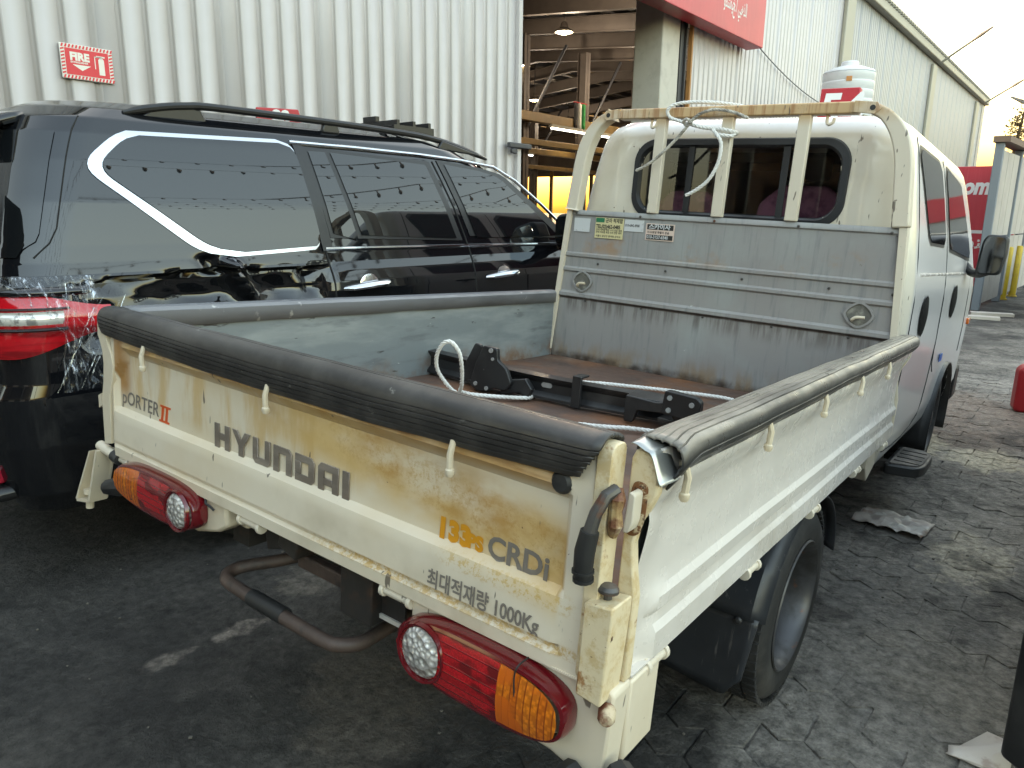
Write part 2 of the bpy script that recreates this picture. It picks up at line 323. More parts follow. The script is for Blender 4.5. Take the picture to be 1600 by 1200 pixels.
M['red_lens'] = lens_mat('red_lens', (.70, .012, .02, 1), (.38, .005, .01, 1), (.13, .002, .004, 1), 'red')
M['rim_lens'] = plain('dark_red_rim', (.115, .004, .008, 1), .12, coat=.6)
M['amber'] = lens_mat('amber_lens', (.85, .26, .01, 1), (.60, .12, .004, 1), (.24, .04, .002, 1), 'amber')
def facet_mat():
    mt, nt, p = nodes('clear_facet_lens'); tc = nt.nodes.new('ShaderNodeTexCoord')
    v = nt.nodes.new('ShaderNodeTexVoronoi'); v.inputs['Scale'].default_value = 85; nt.links.new(tc.outputs['Object'], v.inputs['Vector'])
    b = nt.nodes.new('ShaderNodeBump'); b.inputs['Strength'].default_value = 1; b.inputs['Distance'].default_value = .006
    nt.links.new(v.outputs['Distance'], b.inputs['Height']); nt.links.new(b.outputs[0], p.inputs['Normal'])
    c = mixc(nt, mrange(nt, v.outputs['Distance'], .1, .6), (.85, .83, .78, 1), (.38, .36, .34, 1)); nt.links.new(c, p.inputs['Base Color'])
    p.inputs['Roughness'].default_value = .12; p.inputs['Metallic'].default_value = .25; p.inputs['Coat Weight'].default_value = .8; p.inputs['Coat Roughness'].default_value = .04
    return mt
M['clear_lens'] = facet_mat()
M['decal'] = weather('grey_letter_decal', (.20, .165, .135, 1), .35, metal=.2, layers=[dict(col=(.36, .31, .26, 1), scale=5, lo=.4, hi=.65, amt=.6, stretch=(1, 1, 4)), dict(col=(.05, .04, .035, 1), scale=40, lo=.66, hi=.7, amt=.8)])
M['decal_grey'] = plain('faded_grey_print', (.19, .165, .14, 1), .5)
M['decal_orange'] = plain('orange_print', (.62, .085, .012, 1), .45)
M['decal_yellow'] = plain('amber_print', (.62, .27, .012, 1), .45)
def glass_mat(name, tint, refl=1.0, dusty=.0):
    mt, nt, p = nodes(name); nt.nodes.remove(p); out = nt.nodes['Material Output']
    tr = nt.nodes.new('ShaderNodeBsdfTransparent'); tr.inputs[0].default_value = tint
    gl = nt.nodes.new('ShaderNodeBsdfGlossy'); gl.inputs['Roughness'].default_value = .02
    fr = nt.nodes.new('ShaderNodeFresnel'); fr.inputs[0].default_value = 1.5
    mx = nt.nodes.new('ShaderNodeMixShader'); nt.links.new(fr.outputs[0], mx.inputs[0]); nt.links.new(tr.outputs[0], mx.inputs[1]); nt.links.new(gl.outputs[0], mx.inputs[2])
    nt.links.new(mx.outputs[0], out.inputs[0]); return mt
M['glass'] = glass_mat('tinted_rear_glass', (.55, .52, .58, 1))
M['privacy'] = plain('dark_privacy_glass', (.006, .007, .008, 1), .015)
M['privacy'].node_tree.nodes['Principled BSDF'].inputs['IOR'].default_value = 1.7
M['cabglass'] = plain('cab_side_glass', (.008, .008, .009, 1), .05, spec=.25)
M['gasket'] = plain('window_gasket', (.016, .017, .02, 1), .45)
M['seat'] = weather('dusty_pink_seat_cover', (.50, .24, .30, 1), .8, layers=[dict(col=(.20, .07, .12, 1), scale=9, lo=.45, hi=.6, amt=.8)])
M['dark'] = plain('dark_interior', (.02, .019, .02, 1), .8)
M['suvpaint'] = weather('black_car_paint', (.005, .0055, .007, 1), .035, layers=[dict(col=(.02, .02, .022, 1), scale=3, lo=.5, hi=.8, amt=.35)], spec=.8)
M['suvplastic'] = plain('black_trim', (.012, .012, .013, 1), .35)
M['seam'] = plain('panel_gap', (.004, .004, .004, 1), .8)
M['suvred'] = weather('suv_tail_red', (.45, .006, .012, 1), .07, coat=1, layers=[dict(col=(.14, .002, .004, 1), scale=3, lo=.5, hi=.6, amt=.8, stretch=(.4, .4, 5))])
M['suvclear'] = weather('suv_tail_clear', (.75, .73, .68, 1), .1, coat=1, metal=.3, layers=[dict(col=(.22, .21, .2, 1), scale=14, lo=.5, hi=.56, amt=.8, stretch=(1.6, 1.6, .7))])
M['rope'] = weather('white_rope', (.72, .71, .68, 1), .75, layers=[dict(col=(.40, .37, .32, 1), scale=9, lo=.5, hi=.7, amt=.6)])
M['rope_dirty'] = weather('greyed_rope', (.52, .49, .43, 1), .8, layers=[dict(col=(.16, .145, .12, 1), scale=24, lo=.45, hi=.6, amt=.75)])
M['beamblack'] = weather('black_stamped_steel', (.014, .014, .015, 1), .38, layers=[dict(col=(.055, .052, .05, 1), scale=7, lo=.5, hi=.75, amt=.7), dict(col=(.2, .19, .18, 1), scale=45, lo=.70, hi=.73, amt=.7)], rough_var=.1)

def smooth_path(pts, n=6, closed=False):
    V = [Vector(p) for p in pts]; out = []; N = len(V)
    for i in range(N if closed else N - 1):
        a, b, c, d = (V[(i-1) % N] if closed or i else V[0]), V[i], V[(i+1) % N], (V[(i+2) % N] if closed or i < N-2 else V[-1])
        for k in range(n):
            t = k / n; out.append(.5 * ((2*b) + (c-a)*t + (2*a-5*b+4*c-d)*t*t + (3*b-a-3*c+d)*t*t*t))
    if not closed: out.append(V[-1])
    return out
def ring_pts(hw, yr, yf, rad, z, nr=40, ns=40, rfr=None):
    """closed outline starting at rear left, going to rear right, right side, front, left side"""
    rf = rfr or min(.28, hw * .4); out = []
    def arc(cx, cy, r, a0, a1, n=8): return [(cx + r*cos(radians(lerp(a0, a1, i/n))), cy + r*sin(radians(lerp(a0, a1, i/n)))) for i in range(n+1)]
    out += [(lerp(-hw+rad, hw-rad, i/nr), yr) for i in range(nr)]
    out += arc(hw-rad, yr+rad, rad, -90, 0)
    out += [(hw, lerp(yr+rad, yf-rf, i/ns)) for i in range(1, ns)]
    out += arc(hw-rf, yf-rf, rf, 0, 90)
    out += [(lerp(hw-rf, -hw+rf, i/10), yf + .02 * 0) for i in range(1, 10)]
    out += arc(-hw+rf, yf-rf, rf, 90, 180)
    out += [(-hw, lerp(yf-rf, yr+rad, i/ns)) for i in range(1, ns)]
    out += arc(-hw+rad, yr+rad, rad, 180, 270)
    return [(x, y, z) for x, y in out]
def round_poly(pts, r, n=5):
    out = []; N = len(pts)
    for i in range(N):
        p = Vector(pts[i]); a = Vector(pts[i-1]); b = Vector(pts[(i+1) % N]); rr = min(r, (a-p).length * .45, (b-p).length * .45)
        p0 = p + (a-p).normalized() * rr; p1 = p + (b-p).normalized() * rr
        for k in range(n+1): t = k / n; q = p0*(1-t)**2 + p*2*t*(1-t) + p1*t*t; out.append((q.x, q.y))
    return out

# ================================================================== SETTING
def ground_mat():
    mt, nt, p = nodes('oily_yard_ground'); g = nt.nodes.new('ShaderNodeNewGeometry'); vec = g.outputs['Position']
    col = mixc(nt, mrange(nt, noise_n(nt, vec, 1.1, 6, .6), .35, .65), (.026, .0245, .023, 1), (.056, .052, .047, 1))
    col = mixc(nt, mth(nt, 'MULTIPLY', mrange(nt, noise_n(nt, vec, 5, 6, .7, off=(3, 1, 0)), .5, .7), .5), col, (.075, .070, .062, 1))
    sx = nt.nodes.new('ShaderNodeSeparateXYZ'); nt.links.new(vec, sx.inputs[0])
    # dusty drivable strip on the right, brown far band, sunlit spots painted in pale
    def blob(x, y, rx, ry, c, amt, ns=3.0, lo=.38, hi=.62):
        nonlocal col
        dx = mth(nt, 'DIVIDE', mth(nt, 'SUBTRACT', sx.outputs[0], x), rx); dy = mth(nt, 'DIVIDE', mth(nt, 'SUBTRACT', sx.outputs[1], y), ry)
        d = mth(nt, 'SQRT', mth(nt, 'ADD', mth(nt, 'MULTIPLY', dx, dx), mth(nt, 'MULTIPLY', dy, dy)))
        nn = noise_n(nt, vec, ns, 5, .65, off=(x*3, y*2, 0)); d = mth(nt, 'ADD', d, mrange(nt, nn, .25, .75, -.55, .55, False))
        fac = mth(nt, 'MULTIPLY', mrange(nt, d, .55, 1.0, 1, 0), amt); fac = mth(nt, 'MULTIPLY', fac, mrange(nt, noise_n(nt, vec, 26, 4, .7, off=(y, x, 0)), .25, .6, .35, 1))
        col = mixc(nt, fac, col, c)
    blob(.4, 9, 1.7, 9.5, (.21, .19, .165, 1), .7, 1.2)
    blob(-.25, 2.7, .8, 1.6, (.20, .185, .165, 1), .85, 2.5)
    blob(-.1, 6.5, 1.0, 3.5, (.23, .21, .185, 1), .7, 2)
    blob(-.45, 6.2, .8, 1.2, (.14, .09, .06, 1), .6, 1.5)
    blob(-1.52, 1.28, .30, .33, (.085, .072, .058, 1), .85, 4)
    blob(-1.30, 1.05, .22, .2, (.09, .078, .065, 1), .8, 5)
    blob(-3.4, 1.35, .7, .25, (.055, .05, .045, 1), .7, 3)
    blob(-.16, 2.75, .40, .7, (.20, .18, .15, 1), .75, 3)
    blob(-.35, 3.05, .35, .45, (.10, .095, .09, 1), .6, 4)
    blob(-.25, 3.55, .20, .34, (.42, .37, .28, 1), .7, 7)  # this and the next two: patches of sunlight painted into the ground colour
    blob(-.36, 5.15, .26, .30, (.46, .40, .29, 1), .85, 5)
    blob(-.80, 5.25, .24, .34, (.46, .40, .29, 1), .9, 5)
    blob(-2.19, 1.25, .05, .13, (.22, .19, .165, 1), .9, 7)
    blob(-2.20, .99, .05, .10, (.22, .19, .165, 1), .9, 8)
    blob(-2.30, 1.62, .16, .16, (.18, .16, .135, 1), .75, 8)
    oil = mth(nt, 'MULTIPLY', mrange(nt, noise_n(nt, vec, 2.6, 7, .7, off=(11, 4, 0), dist=.6), .50, .66), .75); col = mixc(nt, oil, col, (.014, .0135, .013, 1))
    gr = mrange(nt, noise_n(nt, vec, 24, 10, .78, off=(2, 9, 0)), .32, .68, .30, 1.9, False)
    mm = nt.nodes.new('ShaderNodeMix'); mm.data_type = 'RGBA'; mm.blend_type = 'MULTIPLY'; mm.inputs[0].default_value = 1; nt.links.new(col, mm.inputs[6]); nt.links.new(gr, mm.inputs[7]); col = mm.outputs[2]
    wet = mrange(nt, noise_n(nt, vec, 1.6, 4, .6, off=(7, 7, 0)), .42, .62)
    n = nt.nodes.new('ShaderNodeMapRange'); nt.links.new(wet, n.inputs[0]); n.inputs[3].default_value = .85; n.inputs[4].default_value = .58
    nt.links.new(n.outputs[0], p.inputs['Roughness']); nt.links.new(col, p.inputs['Base Color']); p.inputs['Specular IOR Level'].default_value = .4
    b = nt.nodes.new('ShaderNodeBump'); b.inputs['Strength'].default_value = 1.0; b.inputs['Distance'].default_value = .022
    h = mth(nt, 'ADD', noise_n(nt, vec, 14, 8, .72), mth(nt, 'MULTIPLY', noise_n(nt, vec, 70, 4, .6), .35)); nt.links.new(h, b.inputs['Height'])
    nt.links.new(b.outputs[0], p.inputs['Normal']); return mt
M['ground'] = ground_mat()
# ground: one sheet, fine relief near the vehicles, reaching the horizon
mb = MB()
xs = [-400, -120, -40, -12] + [-6 + .12*i for i in range(67)] + [5, 15, 60, 400]; ys = [-60, -15, -4, -1] + [0 + .12*i for i in range(75)] + [12, 20, 40, 100, 500]
def gz(x, y): 
    e = sm(-6, -5.2, x)*sm(2, 1.2, x)*sm(0, .6, y)*sm(9, 8, y)
    pav = sm(-1.15, -.95, x)*sm(.42, .3, x)*sm(1.0, 1.2, y)*sm(8.3, 8.1, y)
    return e*(.010*nz(x*1.5, y*1.5, 2) + .004*nz(x*6, y*6, 4) - .004) - .004*pav
mb.add([(x, y, gz(x, y)) for y in ys for x in xs], [(j*len(xs)+i, j*len(xs)+i+1, (j+1)*len(xs)+i+1, (j+1)*len(xs)+i) for j in range(len(ys)-1) for i in range(len(xs)-1)])
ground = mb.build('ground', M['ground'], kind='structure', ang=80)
# interlocking pavers in the strip beside the truck
def paver_mesh(seed):
    L, Wd, a = .236, .136, .020; pts = []
    def zig(t): return a*(1 if (t*2) % 2 < 1 else -1)
    top = [(-L/2, a), (-L/4, -a), (0, a), (L/4, -a), (L/2, a)]
    out = [(x, -Wd/2 + o) for x, o in top] + [(x, Wd/2 + o) for x, o in reversed(top)]
    g = .988; out = [(x*g + .002*random.Random(seed+k_).uniform(-1, 1), y*.985) for k_, (x, y) in enumerate(out)]; n = len(out); rnd = random.Random(seed)
    ch = [(x*.975 + .002*rnd.uniform(-1, 1), y*.965 + .002*rnd.uniform(-1, 1)) for x, y in out]
    v = [(x, y, -.03) for x, y in out] + [(x, y, -.004) for x, y in out] + [(x, y, .002*rnd.uniform(-1, 1)) for x, y in ch]
    f = [(k, (k+1) % n, n+(k+1) % n, n+k) for k in range(n)] + [(n+k, n+(k+1) % n, 2*n+(k+1) % n, 2*n+k) for k in range(n)] + [tuple(2*n+k for k in range(n))]
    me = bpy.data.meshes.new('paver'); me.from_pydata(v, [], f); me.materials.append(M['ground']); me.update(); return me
pm = [paver_mesh(i) for i in range(4)]; rnd = random.Random(3); cells = []
for r_ in range(60):
    for c in range(9):
        x = -1.05 + c*.237 + (.1185 if r_ % 2 else 0); y = 1.15 + r_*.137
        if -1.10 < x < .32 and 1.1 < y < 8.1 and x < .30 - .0*y: cells.append((x, y))
vis = [(x, y) for x, y in cells if x > -.98 and x < .08 - .03*y + .12]
for (x, y) in vis[:300]:
    o = bpy.data.objects.new('paver', pm[rnd.randrange(4)]); COL.link(o); o.parent = ground
    o.location = (x, y, -.002 + rnd.uniform(-.0035, .002)); o.rotation_euler = (rnd.uniform(-.02, .02), rnd.uniform(-.02, .02), rnd.uniform(-.02, .02))
rest = [p for p in cells if p not in set(vis[:300])]
mb = MB()
for (x, y) in rest:
    me = pm[rnd.randrange(4)]; dz = -.003 + rnd.uniform(-.004, .003); mb.add([(v.co.x+x, v.co.y+y, v.co.z+dz) for v in me.vertices], [tuple(p.vertices) for p in me.polygons])
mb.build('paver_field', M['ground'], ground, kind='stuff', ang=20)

# ------------------------------------------------------------------ warehouse
WX_ = -6.0; EAVE = 6.95; Y0, DOOR0, DOOR1, Y1 = -5.3, 7.67, 12.37, 46.7
hall = thing('warehouse', 'long pale corrugated warehouse with open doorway showing lit steel roof inside', 'building', loc=(WX_, 7, 0))
hl = Matrix.Translation((-WX_, -7, 0))       # children keep place coordinates
def hb_(mb, name, mt, par=None, **kw):
    o = mb.build(name, mt, par if par else hall, **kw)
    if par is None: o.matrix_local = hl
    return o
M['clad'] = weather('pale_cladding', (.49, .465, .47, 1), .42, layers=[dict(col=(.44, .42, .41, 1), scale=1.2, lo=.4, hi=.7, amt=.5), dict(col=(.42, .41, .37, 1), scale=3, lo=.6, hi=.8, amt=.3, stretch=(2, 2, .3))], coords='Object', rough_var=.06)
M['clad2'] = weather('grey_cladding', (.34, .335, .34, 1), .45, layers=[dict(col=(.31, .325, .31, 1), scale=.8, lo=.4, hi=.7, amt=.6)])
M['flash'] = plain('stone_flashing', (.36, .34, .28, 1), .5)
M['concrete'] = weather('painted_column', (.52, .49, .43, 1), .6, layers=[dict(col=(.42, .39, .34, 1), scale=4, lo=.45, hi=.7, amt=.7), dict(col=(.3, .28, .24, 1), scale=14, lo=.62, hi=.75, amt=.4)])
M['hsteel'] = weather('brown_primer_steel', (.15, .122, .10, 1), .6, layers=[dict(col=(.11, .09, .075, 1), scale=1.5, lo=.4, hi=.7, amt=.7)])
M['purlin'] = plain('dark_purlin', (.045, .045, .05, 1), .5)
M['roofsheet'] = weather('roof_sheet', (.15, .135, .118, 1), .7, layers=[dict(col=(.10, .09, .08, 1), scale=.5, lo=.4, hi=.7, amt=.8)])
M['skylight'] = plain('skylight_sheet', (.42, .37, .31, 1), .5)
M['yellowbeam'] = weather('yellow_crane_paint', (.23, .15, .055, 1), .5, layers=[dict(col=(.15, .10, .045, 1), scale=2, lo=.45, hi=.7, amt=.6)])
def clad_panel(w, h, mt, name, pitch=.2, dep=.021):
    n = round(w/pitch); prof = []
    for i in range(n):
        y = i*pitch; prof += [(y, 0), (y+.138, 0), (y+.152, -dep), (y+.176, -dep), (y+pitch-.002, 0)]
    mb = MB(); k = len(prof); rows = 2
    mb.add([(d, y, z) for z in (0, h) for y, d in prof], [(i, i+1, k+i+1, k+i) for i in range(k-1)])
    me_o = mb.build(name, mt, hall, solid=.012, ang=15); return me_o
first = clad_panel(1.0, EAVE+.05, M['clad'], 'cladding_panel')
def put_panel(src, y, x=WX_, z=0.0, i=0):
    o = src if i == 0 else src.copy()
    if i: COL.link(o)
    o.matrix_local = hl @ Matrix.Translation((x, y, z))
i = 0; y = DOOR0 - 1.0
while y > Y0 - 1: put_panel(first, y, i=i); i += 1; y -= 1.0
y = DOOR1
while y < 20.5: put_panel(first, y, i=i); i += 1; y += 1.0
sec = clad_panel(1.0, EAVE+.05, M['clad2'], 'cladding_panel'); i = 0
y = 21.3
while y < Y1 - .9: put_panel(sec, y, i=i); i += 1; y += 1.0
for yy in (20.75, 32.1, 43.4): mb = MB(); mb.box((WX_+.002, yy, 0), (WX_+.10, yy+.72 if yy < 25 else yy+.75, EAVE-.1)); hb_(mb, 'downpipe_cover', M['flash'], bevel=.02)
mb = MB(); mb.box((WX_-.05, Y1-.9, 0), (WX_+.03, Y1, EAVE+.05)); hb_(mb, 'corner_flashing', M['clad2'])
mb = MB(); mb.box((WX_-.10, DOOR0-.07, 0), (WX_+.05, DOOR0, EAVE)); hb_(mb, 'door_jamb', M['clad'])
mb = MB(); mb.box((WX_-.02, DOOR1-.05, 0), (WX_+.045, DOOR1, EAVE)); hb_(mb, 'door_edge', plain('rust_orange_edge', (.36, .17, .05, 1), .6))
mb = MB(); mb.box((WX_-.12, DOOR1-.30, 0), (WX_-.04, DOOR1-.06, EAVE)); mb.box((WX_-.03, DOOR1-.17, 0), (WX_+.0, DOOR1-.14, EAVE)); hb_(mb, 'door_track', M['purlin'])
mb = MB(); mb.box((WX_-.55, 11.42, 0), (WX_-.03, 12.02, EAVE)); hb_(mb, 'door_column', M['concrete'], bevel=.02)
mb = MB(); mb.box((WX_+.045, DOOR0-.28, 2.20), (WX_+.10, DOOR0+.16, 2.26)); mb.box((WX_+.05, DOOR0-.22, 2.13), (WX_+.09, DOOR0-.12, 2.19)); hb_(mb, 'door_bolt', M['purlin'], bevel=.01)
# eaves and gutter, roof outside
mb = MB(); mb.box((WX_-.1, Y0, EAVE+.05), (WX_+.20, Y1+.12, EAVE+.30)); hb_(mb, 'gutter', M['flash'], bevel=.03)
mb = MB()
for k in range(int((Y1-Y0)/.32)): yy = Y0 + k*.32; mb.box((WX_-.2, yy, EAVE+.302), (WX_+.26, yy+.13, EAVE+.345))
hb_(mb, 'roof_edge', M['flash'])
RX1 = -36.0
def roof_z(x): return EAVE + .42 + (min(-6-x, x-RX1))*.09 if True else 0
mb = MB(); mb.add([(-5.85, Y0, roof_z(-6)), (-21, Y0, roof_z(-21)), (-21, Y1+.3, roof_z(-21)), (-5.85, Y1+.3, roof_z(-6)), (RX1, Y0, roof_z(RX1)), (RX1, Y1+.3, roof_z(RX1))], [(0, 1, 2, 3), (1, 4, 5, 2)]); hb_(mb, 'roof', M['roofsheet'], solid=.05)
for x in (-11, -15, -19, -25):
    for yy in (16, 22, 28, 34, 40): mb = MB(); mb.box((x-.8, yy, roof_z(x)-.10), (x+.8, yy+.45, roof_z(x)-.085), rot=Matrix.Rotation(.09 if x > -21 else -.09, 3, 'Y')); hb_(mb, 'skylight', M['skylight'])
for kx in range(26):
    x = -7.0 - kx*1.12; mb = MB(); mb.box((x-.06, Y0, roof_z(x)-.32), (x+.06, Y1, roof_z(x)-.08)); hb_(mb, 'purlin', M['purlin'])
for fy in (6.4, 12.4, 17.0, 19.8, 22.6, 25.4, 28.2, 31, 34, 37, 41, 46):
    mb = MB()
    for xa, xb in ((-6.2, -21), (-21, RX1+.2)):
        za, zb = roof_z(xa)-.34, roof_z(xb)-.34
        for (d0, d1, hw) in ((-.02, .0, .10), (-.48, .0, .012), (-.50, -.47, .10)):
            mb.add([(xa, fy-hw, za+d0), (xa, fy+hw, za+d0), (xa, fy+hw, za+d1), (xa, fy-hw, za+d1), (xb, fy-hw, zb+d0), (xb, fy+hw, zb+d0), (xb, fy+hw, zb+d1), (xb, fy-hw, zb+d1)], [(0,1,2,3),(7,6,5,4),(0,4,5,1),(1,5,6,2),(2,6,7,3),(3,7,4,0)])
    hb_(mb, 'rafter', M['hsteel'])
for cx in (-17.5, -27):
    for fy in (22.6, 26.6, 31, 36, 41):
        mb = MB(); zt_ = roof_z(cx)-.8
        mb.box((cx-.20, fy-.02, 0), (cx+.20, fy+.02, zt_)); mb.box((cx-.20, fy-.16, 0), (cx-.17, fy+.16, zt_)); mb.box((cx+.17, fy-.16, 0), (cx+.20, fy+.16, zt_)); hb_(mb, 'steel_column', M['hsteel'])
        mb = MB(); mb.tube([(cx+.1, fy+.2, 4.5), (cx+.5, fy+2.0, zt_-.1)], .06, n=6); hb_(mb, 'brace', M['purlin'])
    for z0, z1 in ((4.62, 4.95), (3.80, 4.02)):
        mb = MB(); mb.box((cx+.22, 15, z0), (cx+.52, Y1, z1)); hb_(mb, 'crane_beam', M['yellowbeam'], bevel=.02)
# far walls: solid above, open below
mb = MB(); mb.prism([(RX1, 3.95), (-6.1, 3.95), (-6.1, roof_z(-6)-.06), (-21, roof_z(-21)-.06), (RX1, roof_z(RX1)-.06)], 'y', Y1-.1, Y1+.1); mb.box((RX1, Y1-.35, 4.3), (-6.2, Y1-.15, 4.75)); mb.box((-9, Y1-.1, 0), (-6.1, Y1+.1, 3.95)); hb_(mb, 'end_wall', M['hsteel'])
mb = MB(); mb.box((RX1-.1, Y0, 0), (RX1+.1, Y1, EAVE+.36)); mb.box((RX1+.2, Y0, 4.3), (RX1+.4, Y1, 4.75)); hb_(mb, 'far_wall', M['hsteel'])
mb = MB(); mb.prism([(RX1, 0), (WX_, 0), (WX_, roof_z(-6)-.06), (-21, roof_z(-21)-.06), (RX1, roof_z(RX1)-.06)], 'y', Y0-.1, Y0+.1); hb_(mb, 'back_wall', M['clad2'])
for cx in (-33, -29.5, -26, -22, -18, -14, -10): mb = MB(); mb.box((cx-.12, Y1-.5, 0), (cx+.12, Y1-.36, 4.3)); hb_(mb, 'end_column', M['yellowbeam'])
# hanging high bay lamps
M['lampglow'] = emit('warm_lamp_glow', (1, .80, .42, 1), 3); M['tubeglow'] = emit('tube_glow', (1, .93, .8, 1), 1.2)
def bay_lamp(x, y, z, i):
    r = thing('high_bay_lamp', 'lit round high bay lamp hanging on a rod from the warehouse roof', 'lamp', loc=(x, y, z), group='high bay lamps under the warehouse roof')
    mb = MB(); mb.tube([(0, 0, .25), (0, 0, roof_z(x)-z-.2)], .02, n=6); mb.build('rod', M['purlin'], r)
    mb = MB(); mb.lathe([(.06, .30), (.10, .26), (.13, .14), (.26, .06), (.28, .0)], (0, 0, 0), (0, 0, 1), n=20); mb.build('shade', M['hsteel'], r, solid=.006)
    mb = MB(); mb.lathe([(0, -.05), (.12, -.04), (.22, -.0), (.24, .03)], (0, 0, 0), (0, 0, 1), n=20); mb.build('bulb', M['lampglow'], r)
    ld = bpy.data.lights.new('bay_light', 'POINT'); ld.energy = 26; ld.color = (1, .84, .64); ld.shadow_soft_size = .25; lo = bpy.data.objects.new('bay_light', ld); COL.link(lo); lo.parent = r; lo.location = (0, 0, -.15)
for i, q in enumerate(((-14.2, 20.4, 6.85), (-17.6, 22.7, 6.55), (-15.0, 27.0, 6.75), (-13.4, 30.6, 7.9-.7), (-22.5, 30, 6.6), (-11, 17, 7.0), (-26, 38, 6.6))): bay_lamp(*q, i)
for (x, y, z) in ((-17.0, 25, 4.45), (-17.0, 28.5, 4.45), (-17.0, 32.5, 4.45), (-26.5, 34, 4.5)):
    r = thing('tube_lamp', 'lit fluorescent tube lamp fixed below a yellow crane beam', 'lamp', loc=(x, y, z), group='tube lamps under the crane beams')
    mb = MB(); mb.box((-.08, -1.3, .06), (.08, 1.3, .17)); mb.build('batten', M['flash'], r); mb = MB(); mb.cyl((0, -1.25, .03), (0, 1.25, .03), .03, n=8); mb.build('tube', M['tubeglow'], r)
# flags hanging off the crane beam
fl = [plain('flag_black', (.015, .015, .015, 1), .8), plain('flag_white', (.6, .58, .52, 1), .8), plain('flag_green', (.02, .22, .05, 1), .8), plain('flag_red', (.4, .02, .02, 1), .8)]
def flag(x, y, z, w, h, rev, lab):
    r = thing('flag', lab, 'flag', loc=(x, y, z)); k = 3
    for j in range(3):
        mb = MB(); mb.grid(lambda u, v: (.04*sin(6*(u+j)), (j+u)*w/3 - w/2, -h*v + .02*sin(4*u+j)), 4, 5); mb.build('stripe', fl[j if not rev else 2-j], r, solid=.004)
    mb = MB(); mb.box((-.02, -w/2-.03, 0), (.02, w/2+.03, .04)); mb.build('header', fl[3], r)
flag(-16.95, 25.6, 5.55, .85, .95, False, 'flag with black white and green stripes above the yellow crane beam')
flag(-16.9, 29.2, 4.4, .8, .8, True, 'green white and black flag hanging below the crane beam')
# big red fascia sign on the wall
M['redsign'] = weather('red_sign_face', (.52, .035, .055, 1), .4, layers=[dict(col=(.42, .03, .05, 1), scale=1.4, lo=.4, hi=.7, amt=.6), dict(col=(.56, .07, .09, 1), scale=9, lo=.5, hi=.7, amt=.5, stretch=(4, 4, .1))])
sg = thing('fascia_sign', 'large red fascia sign with small white script above the warehouse door', 'sign', loc=(WX_+.3, 13, 4.47))
mb = MB(); mb.box((-.24, -5.5, 0), (.08, 1.62, 2.3)); mb.build('panel', M['redsign'], sg, bevel=.01)
mb = MB(); text_bm('ﻭﻣﻨﺘﻔﻴﺦ / ﻲﺒﻫﺬﻟﺍ', .30, mb, lambda u, v, w: (.083, -.28 + u*.50, .36 + v), bold=.004); mb.build('script', white_print_ if False else plain('sign_white', (.75, .74, .72, 1), .5), sg)
# cable looping down the wall from the sign
mb = MB(); mb.tube([(WX_+.06, 15.3+.55*k, 4.62 - .0*k - .12*k + .006*k*k) for k in range(11)], .012, n=5); o = mb.build('wall_cable', M['purlin']); tag(o, 'thin black cable sagging along the warehouse wall from the red sign', 'cable')
# fire sign
fs_ = thing('fire_sign', 'red fire extinguisher sign with striped border screwed to corrugated wall', 'sign', loc=(WX_+.012, 2.57, 2.44))
mb = MB(); mb.prism([(-.180, -.118), (.180, -.118), (.180, .118), (-.180, .118)], 'x', 0, .012); mb.build('plate', plain('fire_white', (.68, .65, .60, 1), .4), fs_, bevel=.006)
fr_ = plain('fire_red', (.60, .03, .045, 1), .4); fw2 = plain('fire_print', (.72, .68, .62, 1), .4)
mb = MB(); mb.prism([(-.148, -.088), (.148, -.088), (.148, .088), (-.148, .088)], 'x', .0125, .0135)
for k in range(15):
    y = -.172 + k*.0238
    for z0 in (-.114, .092): mb.prism([(y, z0), (y+.012, z0), (y+.020, z0+.022), (y+.008, z0+.022)], 'x', .0125, .0135)
for k in range(8):
    z = -.088 + k*.0225
    for y0 in (-.176, .152): mb.prism([(y0, z), (y0, z+.011), (y0+.024, z+.019), (y0+.024, z+.008)], 'x', .0125, .0135)
mb.build('red_field', fr_, fs_)
mb = MB(); text_bm('FIRE', .072, mb, lambda u, v, w: (.0142, -.118+u, .012+v), bold=.004); text_bm('EXTINGUISHER', .0165, mb, lambda u, v, w: (.0142, -.116+u, -.008+v), bold=.0006, sx=1.05)
mb.prism([(-.105, -.018), (.02, -.018), (-.042, -.056)][::-1], 'x', .0138, .0144); mb.prism([(.075, -.068), (.115, -.068), (.115, .035), (.105, .048), (.085, .048), (.075, .035)], 'x', .0138, .0144)
mb.box((.0138, .062, .052), (.0144, .122, .062)); mb.box((.0138, .048, -.03), (.0144, .054, .055)); mb.box((.0138, .048, .05), (.0144, .09, .056)); mb.box((.0138, .088, .045), (.0144, .102, .056)); mb.build('print', fw2, fs_)

# ================================================================== THE PICK-UP TRUCK (truck frame: x right, y forward, z up)
truck = thing('pickup_truck', 'white double cab flatbed truck with stained cream tailgate and black rubber rails', 'truck', M=TM)
P = truck
ZT = 1.035
